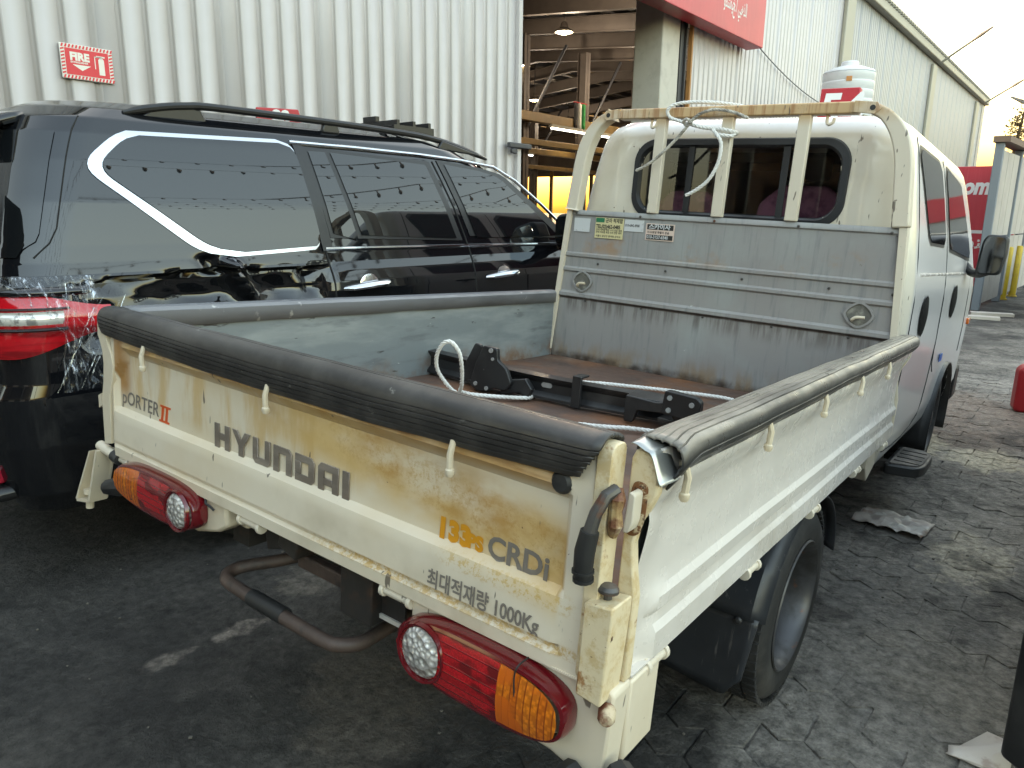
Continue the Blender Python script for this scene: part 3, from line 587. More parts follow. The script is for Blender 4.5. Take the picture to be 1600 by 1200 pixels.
# --- tailgate: pressed steel with recessed field and two ribs
TPROF = [(.655, -.013), (.680, -.014), (.686, -.006), (.693, -.006), (.699, -.015), (.766, -.013), (.778, -.010), (.790, .006), (.938, .006), (.95, -.004), (.962, -.013), (.975, -.010), (.985, -.003), (1.03, -.002)]
def tg_y(x, z):
    y = interp(TPROF, z)[0]
    wv = .0025 * nz(x * 3, z * 5, 1.3)
    edge = max(sm(.688, .704, x), sm(.746, .753, -x))
    if z > .80: edge = max(edge, sm(0, .018, (-x) - (.745 - .06 * sm(.85, .94, z) )))
    return lerp(y + wv, -.008, edge)
mb = MB()
def dense(zs_, step=.012):
    out = []
    for a, b in zip(zs_, zs_[1:]):
        k = max(1, int((b-a)/step)); out += [lerp(a, b, i/k) for i in range(k)]
    return out + [zs_[-1]]
TZ = dense([a for a, b in TPROF]); NX = 110
mb.grid(lambda u, v: (lerp(-.755, .757, u), tg_y(lerp(-.755, .757, u), TZ[round(v*(len(TZ)-1))]), TZ[round(v*(len(TZ)-1))]), NX, len(TZ)-1)
mb.box((-.755, .010, .657), (.757, .045, 1.03)); mb.box((-.755, -.011, .653), (.757, .03, .6565))
mb.box((.753, -.008, .655), (.757, .03, 1.03)); mb.box((-.757, -.008, .655), (-.753, .03, 1.03))
tailgate = mb.build('tailgate', M['tail'], P, ang=22)
tailgate['label'] = 'cream stained tailgate with lettering'
# --- rubber cap over tailgate
def groove_profile(ctrl, grooves, n=64, depth=.0028):
    """smooth section through ctrl (out, up) with narrow V grooves at the given parameters"""
    pth = smooth_path([(a, b, 0) for a, b in ctrl], 24); L = [0]
    for p, q in zip(pth, pth[1:]): L.append(L[-1] + (q-p).length)
    ts = sorted(set([i/n for i in range(n+1)] + [g + d for g in grooves for d in (-.010, 0, .010)])); out = []
    for t in ts:
        d = t*L[-1]; j = 0
        while j < len(L)-2 and L[j+1] < d: j += 1
        f = (d-L[j])/max(1e-9, L[j+1]-L[j]); p = pth[j].lerp(pth[j+1], f); tg = (pth[j+1]-pth[j]).normalized(); nn = Vector((tg.y, -tg.x, 0))
        g = depth if any(abs(t-g_) < 1e-6 for g_ in grooves) else 0
        out.append((p.x - nn.x*g, p.y - nn.y*g))
    return out
mb = MB(); NS = 90
secs = []
for i in range(NS + 1):
    t = i / NS; x = lerp(-.815, .752, t)
    sag = .020 * sin(pi * t) ** .7 + .003 * nz(x * 6, 2)
    lift = .003 * nz(x * 4, 7)
    pr = groove_profile([(.030, -.070 - sag), (.037, -.055 - sag*.6), (.0405, -.038), (.038, -.020), (.029, -.007), (.012, -.0005), (-.008, -.001), (-.026, -.007), (-.036, -.020), (-.038, -.040)], (.07, .13, .19, .25, .31, .60, .66, .72, .78))
    end = sm(0, .04, x + .815)
    ring = []
    for (o, zz) in pr:
        cut = 0
        if x > .69: cut = .036 * sm(-.01, -.08, zz) * sm(.69, .752, x)
        sc_ = .6 + .4 * end
        ring.append((x - cut, -o * sc_ + .010, 1.058 + lift + (zz if end > .99 else -.04 + (zz+.04)*sc_)))
    secs.append(ring)
m_ = len(secs[0])
mb.add([p for r_ in secs for p in r_], [(i*m_+k, (i+1)*m_+k, (i+1)*m_+k+1, i*m_+k+1) for i in range(NS) for k in range(m_-1)])
mb.add(secs[0], [tuple(range(m_))])
mb.build('rubber_rail', M['rubber'], P, solid=.005)
mb = MB(); mb.prism(round_poly([(-.012, .655), (.032, .655), (.032, 1.046), (-.012, 1.044)], .018), 'x', .738, .764); mb.build('end_flange', M['rustedge'], P, bevel=.002)
# --- side gates: outer profile x(z)
GPROF = [(.655, .804), (.702, .804), (.714, .796), (.732, .794), (.743, .802), (.766, .803), (.779, .795), (.80, .7915), (.88, .790), (.92, .793), (.945, .801), (.965, .812), (.985, .817), (1.005, .817), (1.035, .812)]
def gate_x(y, z):
    x = interp(GPROF, z)[0]
    flat = sm(.135, .095, y + .05 * sm(.88, .97, z))
    x = lerp(x + .002 * nz(y * 2.3, z * 4, 5), .805 - .014 * sm(.93, .80, z) - .003, flat * (1 if z < .93 else .4))
    return x
def side_gate(s):
    mb = MB()
    y0, y1 = .058, 2.205
    GZ = dense([a for a, b in GPROF]); mb.grid(lambda u, v: (s * gate_x(lerp(y0, y1, u), GZ[round(v*(len(GZ)-1))]), lerp(y0, y1, u), GZ[round(v*(len(GZ)-1))]), 90, len(GZ)-1, flip=s < 0)
    # top and bottom closures
    mb.box(tuple((.77 if s > 0 else -.803, y0, .652)), (.803 if s > 0 else -.77, y1, .6555))
    mb.box((.772 if s > 0 else -.812, y0, 1.0345), (.812 if s > 0 else -.772, y1, 1.037))
    o = mb.build('side_gate', M['paint'], P, ang=22)
    inner = MB(); ix = .770
    inner.grid(lambda u, v: (s * (ix - .004 * nz(lerp(y0, y1, u) * 3, v * 2, 2 + s)), lerp(y0, 2.15, u), lerp(.70, 1.036, v)), 60, 10, flip=s > 0)
    inner.build('gate_lining', M['zinc_side'], o)
    # rear end plate: the S shaped pressing seen from behind
    prof = [(.772, .655), (.803, .655), (.803, .80), (.795, .84), (.789, .885), (.795, .92), (.808, .945), (.818, .972), (.818, 1.005), (.811, 1.026), (.795, 1.036), (.778, 1.034), (.772, 1.02)]
    e = MB(); e.prism([(s * a, b) for a, b in (prof if s > 0 else prof[::-1])], 'y', .034, .056)
    e.build('gate_end_plate', M['rustedge'], o, bevel=.003)
    e = MB(); e.prism([(s * a, b) for a, b in (prof if s > 0 else prof[::-1])], 'y', y1 + .002, y1 + .02); e.build('gate_end_plate', M['cream'], o, bevel=.003)
    return o
gr = side_gate(1); gl = side_gate(-1)
# right rubber rail with worn flared rear end
mb = MB(); NS = 80; secs = []
for i in range(NS + 1):
    t = i / NS; y = lerp(.062, 2.235, t)
    flare = sm(.15, .062, y); sag = .004 * nz(y * 3, 9)
    pr = groove_profile([(.026, -.058 - sag - .018*flare), (.037, -.042 - sag - .012*flare), (.042 + .006*flare, -.026 - .008*flare), (.038 + .004*flare, -.010), (.025, -.001), (.005, .002), (-.018, .001), (-.036, -.006), (-.044, -.018), (-.046, -.034)], (.10, .20, .42, .50, .58, .66, .74, .82), n=50)
    secs.append([(.796 + o, y + (.03*flare if o < -.02 else 0), 1.050 + zz + .003*nz(y*4, 3)) for o, zz in pr])
m_ = len(secs[0])
mb.add([p for r_ in secs for p in r_], [(i*m_+k, i*m_+k+1, (i+1)*m_+k+1, (i+1)*m_+k) for i in range(NS) for k in range(m_-1)])
mb.build('rubber_rail', M['rubber2'], P, solid=-.004)
# bare tin strip under the torn rail end
mb = MB(); mb.grid(lambda u, v: (lerp(.772, .828, u) + .008*sm(.7, 1, u)*v, .026 + .055 * v, 1.0415 - .055 * sm(.5, 1, u)**1.3 + .004 * sin(u * 7 + 1) + .004*v), 16, 4)
mb.build('tin_strip', plain('bare_tin', (.42, .43, .42, 1), .32, metal=.8), P, solid=.0015)
# left rail: flat scuffed strip
mb = MB(); secs = []
for i in range(61):
    y = lerp(.05, 2.16, i / 60); w = .003 * nz(y * 5, 4)
    secs.append([(-.765, y, .996 + w), (-.7635, y, 1.040 + w * .4), (-.772, y, 1.047), (-.81, y, 1.048), (-.828, y, 1.040), (-.829, y, .985)])
mb.add([p for s_ in secs for p in s_], [(i*6+k, i*6+k+1, (i+1)*6+k+1, (i+1)*6+k) for i in range(60) for k in range(5)])
mb.build('rail_strip', M['rail_grey'], P, solid=.004)
# --- rope pegs
def peg(x, y, z, dx, dy):
    mb = MB(); L = .052
    mb.tube([(x - dx * .018, y - dy * .018, z + L - .004), (x, y, z + L), (x + dx * .006, y + dy * .006, z + L * .6), (x + dx * .004, y + dy * .004, z)], .0062, n=8)
    mb.lathe([(0, -.010), (.006, -.008), (.009, -.002), (.0085, .004), (.005, .008)], (x + dx * .004, y + dy * .004, z), (0, 0, 1), n=10)
    mb.build('rope_peg', M['cream'], P)
for x in (-.557, -.048, .468): peg(x, -.022, .93, 0, -1)
for y in (.112, .513, .932, 1.324, 1.719): peg(.826, y, .955, 1, 0)
# --- hinge pins
def hinge(a, b, r=.013):
    mb = MB(); A = Vector(a); B = Vector(b); d = (B - A).normalized()
    mb.cyl(A, B, r * .8, n=12); mb.cyl(A - d * .006, A + d * .004, r * 1.15, n=12); mb.cyl(B - d * .004, B + d * .006, r * 1.15, n=12)
    mb.box(tuple(min(p, q) - (.004 if i != 2 else 0) for i, (p, q) in enumerate(zip(A, B))), tuple(max(p, q) + (.004 if i != 2 else .018) for i, (p, q) in enumerate(zip(A, B))))
    mb.build('hinge', M['guardbar'], P, bevel=.0015)
for y in (.12, .60, 1.10, 1.60, 2.05): hinge((.796, y, .640), (.796, y + .065, .640))
for x in (-.76, -.17, .30): hinge((x, .0, .642), (x + .07, .0, .642))
# --- lettering
def tail_place(x0, z0, dy=-.0012): return lambda u, v, w: (x0 + u, tg_y(x0 + u, z0 + v) + dy - w, z0 + v)
def strokes(name, polys, x0, z0, sc, th=.003):
    mb = MB()
    for poly in polys: mb.prism([(x0 + u * sc, z0 + v * sc) for u, v in poly], 'y', .006 - .0005 + .0, .006 - th)
    return mb.build(name, M['decal'], P)
W_ = .32
LET = {
 'H': (1.0, [[(0,0),(W_,0),(W_,1),(0,1)], [(1-W_,0),(1,0),(1,1),(1-W_,1)], [(W_,.36),(1-W_,.36),(1-W_,.64),(W_,.64)]]),
 'Y': (1.1, [[(.39,0),(.71,0),(.71,.42),(1.12,1),(.78,1),(.55,.66),(.32,1),(-.02,1),(.39,.42)]]),
 'U': (1.05, [[(0,1),(0,.16),(.16,0),(.89,0),(1.05,.16),(1.05,1),(.73,1),(.73,.27),(.32,.27),(.32,1)]]),
 'N': (1.05, [[(0,0),(0,1),(.89,1),(1.05,.84),(1.05,0),(.73,0),(.73,.73),(.32,.73),(.32,0)]]),
 'D': (1.05, [[(0,0),(.89,0),(1.05,.16),(1.05,.84),(.89,1),(0,1),(0,.73),(.73,.73),(.73,.27),(0,.27)], [(0,.27),(.32,.27),(.32,.73),(0,.73)]]),
 'A': (1.05, [[(0,0),(.32,0),(.32,.24),(.73,.24),(.73,0),(1.05,0),(1.05,1),(.16,1),(0,.84)][::1], ]),
 'I': (.34, [[(0,0),(.34,0),(.34,1),(0,1)]]),
}
LET['A'] = (1.05, [[(0,0),(.32,0),(.32,.73),(.73,.73),(.73,0),(1.05,0),(1.05,1),(.16,1),(0,.84)], [(.32,.22),(.73,.22),(.73,.48),(.32,.48)]])
LETW = .0655; hx = -.287; HT = .058
adv = (.196 + .287) / sum(LET[c][0] + .19 for c in 'HYUNDAI')
for c in 'HYUNDAI':
    w, polys = LET[c]
    mb = MB()
    for poly in polys:
        mb.prism([(hx + u * adv + .0 * v, .787 + v * HT * 1.02) for u, v in poly], 'y', .0052, .0022)
    mb.build('letter', M['decal'], P, bevel=.0008, seg=1); hx += (w + .19) * adv
mb = MB(); text_bm('pORTER', .052, mb, tail_place(-.733, .8030), bold=.0006, shear=.12, space=1.02); mb.build('lettering', M['decal_grey'], P)
mb = MB(); text_bm('CRDi', .056, mb, tail_place(.535, .790), bold=.0016, space=1.02); mb.build('lettering', M['decal_grey'], P)
mb = MB(); text_bm('최대적재량 1000Kg', .0385, mb, tail_place(.420, .703, -.0015), bold=.0009, sx=.80); mb.build('lettering', M['decal_grey'], P)
mb = MB()
for pl in ([(-.532, .797), (-.521, .797), (-.514, .833), (-.525, .833)], [(-.512, .797), (-.501, .797), (-.494, .833), (-.505, .833)], [(-.541, .7925), (-.492, .7925), (-.491, .798), (-.540, .798)], [(-.533, .832), (-.484, .832), (-.483, .8375), (-.532, .8375)]): mb.prism(pl, 'y', .0052, .0040)
mb.build('lettering', M['decal_orange'], P)
mb = MB(); text_bm('133', .050, mb, tail_place(.420, .792), bold=.0034, space=1.05); text_bm('PS', .036, mb, tail_place(.490, .792), bold=.0022); mb.build('lettering', M['decal_yellow'], P)
# --- corner details (right): lever, latch, keeper column, knob ; small stop under rail
mb = MB(); mb.tube([(.772, -.004, .978), (.766, -.022, .972), (.758, -.034, .945), (.752, -.040, .905)], [.010, .010, .010, .011], n=10); lever = mb.build('latch_lever', M['steel'], P)
mb = MB(); mb.tube([(.754, -.039, .918), (.750, -.041, .885), (.7495, -.040, .852), (.7505, -.037, .838)], [.0145, .016, .015, .013], n=12); mb.tube([(.7497, -.040, .856), (.7499, -.0398, .852)], .0175, n=12); mb.tube([(.7503, -.038, .843), (.7505, -.0375, .838)], .0165, n=12); mb.build('lever_grip', M['grip'], lever)
mb = MB(); mb.prism(round_poly([(.778, .898), (.797, .902), (.805, .93), (.805, .985), (.782, .988), (.774, .95)], .010), 'y', .0315, .034); mb.build('rust_stain', weather('rust_bloom', (.20, .085, .03, 1), .8, layers=[dict(col=(.62, .50, .32, 1), scale=45, lo=.52, hi=.6, amt=.95, nr=.7), dict(col=(.06, .02, .01, 1), scale=60, lo=.55, hi=.62, amt=.9, off=(2, 5, 1))], bump=[(90, .5, .004)]), P)
mb = MB(); mb.prism(round_poly([(.784, .912), (.794, .914), (.799, .93), (.799, .975), (.788, .978)], .006), 'y', .004, .031); mb.build('latch_tab', M['guardbar'], P, bevel=.002)
mb = MB(); mb.tube([(.772, .0, .98), (.776, -.006, .965), (.774, -.004, .945), (.777, -.006, .925), (.772, .0, .905)], [.008, .013, .010, .012, .007], n=9); mb.build('latch_pin', M['rusted'], P)
mb = MB(); mb.prism([(.752, .645), (.796, .64), (.801, .79), (.800, .806), (.752, .800)], 'y', -.030, .032); mb.build('latch_column', M['rustedge'], P, bevel=.003)
mb = MB(); mb.cyl((.775, .0, .79), (.775, .0, .818), .007, n=10); mb.lathe([(0, .826), (.012, .825), (.0165, .82), (.0165, .815), (.008, .812)], (.775, .0, 0), (0, 0, 1), n=14); mb.build('latch_knob', M['steel'], P)
mb = MB(); mb.lathe([(0, .012), (.014, .011), (.019, .006), (.02, 0), (.02, -.01)], (.680, -.004, .966), (0, -1, 0), n=16); mb.build('rubber_stop', M['plastic'], P)
mb = MB(); mb.lathe([(0, .02), (.010, .018), (.014, .01), (.014, -.01)], (.802, -.014, .625), (.5, -1, 0), n=12); mb.build('bolt', M['rusted'], P)
# left corner: S shaped post, drop bracket hanging open
mb = MB(); post = [(-.822, 1.008), (-.775, 1.008), (-.775, .972), (-.752, .935), (-.742, .90), (-.748, .86), (-.765, .82), (-.768, .68), (-.806, .67), (-.812, .80), (-.80, .85), (-.795, .90), (-.80, .935), (-.815, .965), (-.822, .975)]
mb.prism(post, 'y', -.012, .030); mb.build('corner_post', M['cream'], P, bevel=.002)
mb = MB(); a0, a1 = Vector((-.845, -.006, .640)), Vector((-.915, -.03, .472))
mb.prism([(-.868, .638), (-.822, .648), (-.822, .64), (-.882, .480), (-.965, .462), (-.968, .472)], 'y', .018, .024)
mb.prism([(-.830, .648), (-.822, .648), (-.882, .478), (-.892, .478)], 'y', -.028, .022); mb.prism([(-.868, .638), (-.860, .640), (-.960, .466), (-.968, .468)], 'y', -.028, .022)
mb.prism([(-.962, .470), (-.884, .486), (-.884, .478), (-.962, .461)], 'y', -.028, .022); mb.cyl((-.925, -.006, .49), (-.925, -.006, .505), .016, n=12); mb.cyl((-.928, -.006, .445), (-.926, -.006, .47), .011, n=10)
mb.build('drop_bracket', M['cream'], P)
mb = MB(); mb.cyl((-.85, -.004, .655), (-.765, -.004, .645), .014, n=12); mb.build('hinge', M['guardbar'], P)
mb = MB(); mb.cyl((-.768, -.004, .645), (-.735, -.004, .641), .017, n=12); mb.build('rubber_stop', M['plastic'], P)
mb = MB(); mb.prism([(-.85, .80), (-.83, .81), (-.83, .775), (-.848, .765)], 'y', -.004, .02); mb.build('catch', M['cream'], P)
# --- tail lamps on cream panels
def stadium(cx, cz, hl, hh, n=14, ex=1.0):
    pts = []
    for i in range(n + 1): a = pi/2 - pi * i / n; pts.append((cx + (hl - hh * ex) + hh * ex * cos(a), cz + hh * sin(a)))
    for i in range(n + 1): a = -pi/2 - pi * i / n; pts.append((cx - (hl - hh * ex) + hh * ex * cos(a), cz + hh * sin(a)))
    return pts
LAMP_N = 2.9
def superell(cx, cz, hl, hh, n=64):
    out = []
    for i in range(n):
        t = pi/2 - 2*pi*i/n; c, s_ = cos(t), sin(t); out.append((cx + hl*abs(c)**(2/LAMP_N)*(1 if c > 0 else -1), cz + hh*abs(s_)**(2/LAMP_N)*(1 if s_ > 0 else -1)))
    return out
def lamp(cx, cz, hl, hh, outer, tilt=0.0):
    root = None
    yb = -.004
    def dome(px, pz, k):
        q = max(abs(pz - cz) / hh, 0); return yb - .034 - .012 * (1 - min(1, q * q))
    # housing: rings from base to lip
    mb = MB(); lv = [(1.0, -.0), (1.015, -.012), (1.0, -.026), (.955, -.036), (.87, -.038), (.84, -.032)]
    rings = []
    for s_, dy in lv:
        rings.append([(px, yb + dy, pz) for px, pz in superell(cx, cz, hl - hh * (1 - s_), hh * s_)])
    n = len(rings[0])
    mb.add([p for r_ in rings for p in r_], [(i*n+k, (i+1)*n+k, (i+1)*n+(k+1) % n, i*n+(k+1) % n) for i in range(len(rings)-1) for k in range(n)])
    root = mb.build('tail_lamp', M['rim_lens'], P)
    ih, il = hh * .85, hl - hh * .15
    xa, xb = cx - il, cx + il
    def patch(name, x0, x1, mt, sub=26, keep=None):
        mb = MB()
        def fn(u, v):
            x = lerp(x0, x1, u); d = min(1, abs(x - cx)/il)
            half = ih*max(0, 1 - d**LAMP_N)**(1/LAMP_N); z = cz + (v * 2 - 1) * half
            return (x, dome(x, z, 0) + .0, z)
        mb.grid(fn, sub, 12, keep=keep); return mb.build(name, mt, root)
    cut = cx + outer * .30 * hl; o_end = cx + outer * il
    ccx = cx - outer * (hl - hh * 1.08)
    patch('amber_lens', min(cut, o_end), max(cut, o_end), M['amber'])
    patch('red_lens', min(cut, cx - outer * il), max(cut, cx - outer * il), M['red_lens'])
    mb = MB(); mb.lathe([(0, .058), (hh * .35, .057), (hh * .62, .053), (hh * .74, .047), (hh * .78, .034)], (ccx, 0, cz), (0, -1, 0), n=32); mb.build('reverse_lens', M['clear_lens'], root)
    mb = MB(); mb.lathe([(hh * .76, .044), (hh * .80, .0515), (hh * .86, .0525), (hh * .90, .044)], (ccx, 0, cz), (0, -1, 0), n=32); mb.build('lens_ring', M['rim_lens'], root)
    return root
mb = MB(); pr = [(.375, .655), (.372, .60), (.392, .520), (.47, .512), (.70, .500), (.782, .478), (.800, .50), (.806, .648), (.80, .655)]
mb.prism(pr, 'y', -.002, .055); mb.box((.770, .055, .50), (.806, .16, .648)); mb.build('lamp_panel', M['cream'], P, bevel=.006)
mb = MB(); mb.prism([(-.705, .655), (-.70, .60), (-.675, .545), (-.36, .548), (-.27, .575), (-.232, .60), (-.235, .655)], 'y', -.002, .055); mb.box((-.275, .055, .575), (-.235, .22, .65)); mb.build('lamp_panel', M['cream'], P, bevel=.008)
lamp(.560, .588, .186, .064, 1); lamp(-.500, .612, .192, .059, -1)
for (x, y, z, dx, dy) in ((.755, -.03, .492, -.2, -1), (.835, .0, .515, .8, -.5), (-.715, -.02, .572, -.9, -.6)):
    mb = MB(); d = Vector((dx, dy, -.15)).normalized(); mb.lathe([(0, .045), (.014, .044), (.020, .038), (.027, .0), (.025, -.02)], (x, y, z), d, n=8); mb.build('bumper_stop', M['plastic'], P)
# --- underneath: cross member, bent tow pipe, plate bracket, lamp wire
mb = MB(); mb.prism([(-.235, .60), (-.11, .63), (-.09, .56), (-.22, .515)], 'y', .10, .20); mb.box((-.14, .08, .545), (-.07, .22, .64), rot=Matrix.Rotation(.3, 3, 'Y')); mb.box((.10, .06, .49), (.20, .2, .64)); mb.box((-.24, .14, .53), (.36, .20, .575)); mb.build('cross_member', M['chassis'], P, bevel=.004)
mb = MB(); mb.box((-.12, .115, .50), (.14, .14, .535)); mb.build('hitch_bar', M['pipe'], P, bevel=.004)
pp = [(-.23, .36, .45), (-.285, .22, .43), (-.333, .125, .425), (-.345, .085, .42), (-.325, .055, .42), (-.28, .042, .42), (-.10, .037, .42), (.07, .037, .42), (.115, .048, .42), (.142, .085, .42), (.146, .15, .425), (.148, .36, .45)]
mb = MB(); mb.tube(smooth_path(pp, 6), .0165, n=14); tow = mb.build('tow_pipe', M['pipe'], P)
mb = MB(); mb.tube([(-.195 + .011 * i, .0395, .42) for i in range(13)], [.0195 + .0018 * (i % 2) for i in range(13)], n=16); mb.build('rubber_sleeve', M['grip'], tow)
mb = MB(); mb.box((.165, .09, .505), (.27, .095, .60)); br = mb.build('plate_bracket', M['chassis'], P)
mb = MB(); mb.box((.165, .0845, .505), (.175, .0895, .60)); mb.box((.175, .0845, .505), (.27, .0895, .515)); mb.build('plate_edge', M['paint'], br)
mb = MB(); mb.tube(smooth_path([(-.31, -.006, .655), (-.30, -.014, .645), (-.285, -.012, .64), (-.275, -.008, .632)]), .003, n=6); mb.build('lamp_wire', M['grip'], P)
mb = MB(); mb.tube(smooth_path([(.655, -.02, .66), (.653, -.046, .655), (.650, -.05, .635), (.652, -.048, .60)]), .0016, n=6); mb.build('lamp_wire', M['grip'], P)
for s in (-1, 1):
    mb = MB(); mb.box((s * .36 - .035, .12, .48), (s * .36 + .035, 4.4, .60)); mb.build('chassis_rail', M['chassis'], P)
mb = MB(); mb.box((-.75, .06, .60), (.75, 2.2, .655)); mb.build('bed_underframe', M['chassis'], P)
# --- bed floor and headboard
mb = MB(); mb.grid(lambda u, v: (lerp(-.768, .768, u), lerp(.046, 2.15, v), .730 + .003 * nz(u * 6, v * 7)), 40, 50); mb.box((-.765, .05, .66), (.765, 2.145, .722)); mb.build('bed_floor', M['floor'], P)
HB = [(.70, 0), (1.025, 0), (1.034, -.012), (1.050, -.012), (1.060, 0), (1.150, 0), (1.158, -.009), (1.170, -.009), (1.178, 0), (1.222, 0), (1.229, -.008), (1.241, -.008), (1.248, 0), (1.418, 0), (1.424, -.007), (1.445, -.007)]
def hb_w(z): return interp([(.70, .776), (1.045, .765), (1.24, .75), (1.445, .712)], z)[0]
mb = MB(); zs = [a for a, b in HB]; zs2 = sorted(set(zs + [lerp(zs[0], zs[1], i / 6) for i in range(1, 6)] + [lerp(1.248, 1.418, i / 4) for i in range(1, 4)]))
nu = 60
vs = []
for z in zs2:
    for i in range(nu + 1):
        u = i / nu; x = lerp(-hb_w(z), hb_w(z), u); vs.append((x, 2.150 + interp(HB, z)[0] + .0016 * nz(x * 3, z * 4, 8), z))
mb.add(vs, [(j*(nu+1)+i, j*(nu+1)+i+1, (j+1)*(nu+1)+i+1, (j+1)*(nu+1)+i) for j in range(len(zs2)-1) for i in range(nu)])
hb = mb.build('headboard', M['zinc'], P, solid=.02, ang=25)
for s in (-1, 1):      # cream edge flange beside the headboard
    mb = MB(); mb.prism([(s * (hb_w(.70) + .001), .70), (s * (hb_w(.70) + .020), .70), (s * (hb_w(1.445) + .028), 1.445), (s * (hb_w(1.445) + .001), 1.445)], 'y', 2.135, 2.19); mb.build('headboard_flange', M['guardbar'], P)
def rounded_diamond(cx, cz, a, b, n=32, e=1.35):
    out = []
    for i in range(n):
        t = 2 * pi * i / n; c, s_ = cos(t), sin(t); out.append((cx + a * abs(c) ** e * (1 if c > 0 else -1) * .9 + a * .1 * c, cz + b * abs(s_) ** e * (1 if s_ > 0 else -1) * .9 + b * .1 * s_))
    return out
for s in (-1, 1):
    cx, cz = s * .625, 1.111
    A = rounded_diamond(cx, cz, .056, .052); B = rounded_diamond(cx, cz, .047, .043); n = len(A)
    mb = MB(); mb.add([(x, 2.1465, z) for x, z in A] + [(x, 2.140, z) for x, z in A] + [(x, 2.140, z) for x, z in B] + [(x, 2.1465, z) for x, z in B], [(j*n+k, j*n+(k+1) % n, (j+1)*n+(k+1) % n, (j+1)*n+k) for j in range(3) for k in range(n)]); ring = mb.build('rope_ring', M['zinc'], hb)
    mb = MB(); mb.add([(x, 2.1462, z) for x, z in B], [tuple(range(n))]); mb.build('ring_recess', weather('recess_mottle_%d' % s, (.12, .115, .10, 1), .7, layers=[dict(col=(.3, .29, .25, 1), scale=14, lo=.45, hi=.65)]), ring)  # dark fill with paler mottling inside the ring
    mb = MB(); mb.tube(smooth_path([(cx - .022, 2.142, 1.088), (cx - .018, 2.128, 1.092), (cx - .004, 2.126, 1.102), (cx + .026, 2.128, 1.104)]), .006, n=8); mb.build('hook', M['cream'], ring)
rv = MB()
for (x, z) in [(-.69, 1.43), (-.35, 1.43), (.0, 1.43), (.35, 1.43), (.69, 1.425), (-.55, 1.20), (-.2, 1.20), (.15, 1.20), (.5, 1.20), (.73, 1.20), (-.6, 1.02), (-.3, 1.02), (.0, 1.02), (.3, 1.02), (.6, 1.02), (.73, 1.385)]:
    mb = MB(); mb.lathe([(0, .006), (.004, .005), (.006, .001)], (x, 2.1485 - (.006 if z > 1.42 else 0), z), (0, -1, 0), n=8); mb.build('rivet', M['steel'], hb)
# --- stickers on the headboard
def sticker(name, x0, z1, x1, z0, mt, y=2.1466):
    mb = MB(); mb.box((x0, y - .0006, z0), (x1, y, z1)); return mb.build(name, mt, hb)
yel = weather('yellow_sticker', (.62, .55, .30, 1), .5, layers=[dict(col=(.4, .36, .25, 1), scale=20, lo=.55, hi=.7, amt=.6)]); wht = weather('white_sticker', (.55, .56, .56, 1), .5, layers=[dict(col=(.25, .25, .25, 1), scale=25, lo=.62, hi=.7, amt=.6)])
blk = plain('black_print', (.02, .02, .018, 1), .5); grn = plain('green_print', (.02, .16, .07, 1), .5); pnk = plain('cream_pink_sticker', (.66, .52, .44, 1), .5)
def stxt(body, size, x, z, mt, par, bold=.0006, sx=1.0, y=2.1456):
    mb = MB(); text_bm(body, size, mb, lambda u, v, w: (x + u, y, z + v), bold=bold, sx=sx); return mb.build('print', mt, par)
s1 = sticker('sticker', -.700, 1.408, -.612, 1.345, wht)
s2 = sticker('sticker', -.582, 1.416, -.432, 1.322, yel)
mb = MB(); mb.box((-.580, 2.1452, 1.394), (-.535, 2.1458, 1.414)); mb.build('print', grn, s2)
stxt('Kunja', .013, -.577, 1.400, wht, s2, y=2.1449, bold=.0002) if False else None
stxt('군자 적재함', .022, -.529, 1.396, blk, s2, sx=.85); stxt('TEL(02)462-0485', .0235, -.578, 1.368, blk, s2, bold=.0009, sx=.78)
for z_ in (1.356, 1.345): stxt('판매 적재함 특장 수리 전문 제작', .0112, -.576, z_, blk, s2, bold=.0002, sx=.92)
stxt('서울시 광진구 중곡동 군자교', .0112, -.576, 1.328, blk, s2, bold=.0002, sx=1.0)
s3 = sticker('sticker', -.428, 1.414, -.330, 1.362, wht); stxt('010-6842-8908', .0165, -.424, 1.383, blk, s3, bold=.0003, sx=.72)
s4 = sticker('sticker', -.318, 1.404, -.178, 1.330, pnk)
mb = MB(); mb.box((-.312, 2.1452, 1.377), (-.184, 2.1458, 1.400)); mb.box((-.312, 2.1452, 1.334), (-.184, 2.1458, 1.355)); mb.build('print', blk, s4)
stxt('스카이사', .026, -.304, 1.381, wht, s4, bold=.0009, y=2.1448, sx=1.1); stxt('010-3157-6540', .0205, -.310, 1.338, wht, s4, bold=.0005, y=2.1448, sx=.83); stxt('이사/용달 화물차 운송', .0125, -.310, 1.361, blk, s4, bold=.0003, sx=.95)
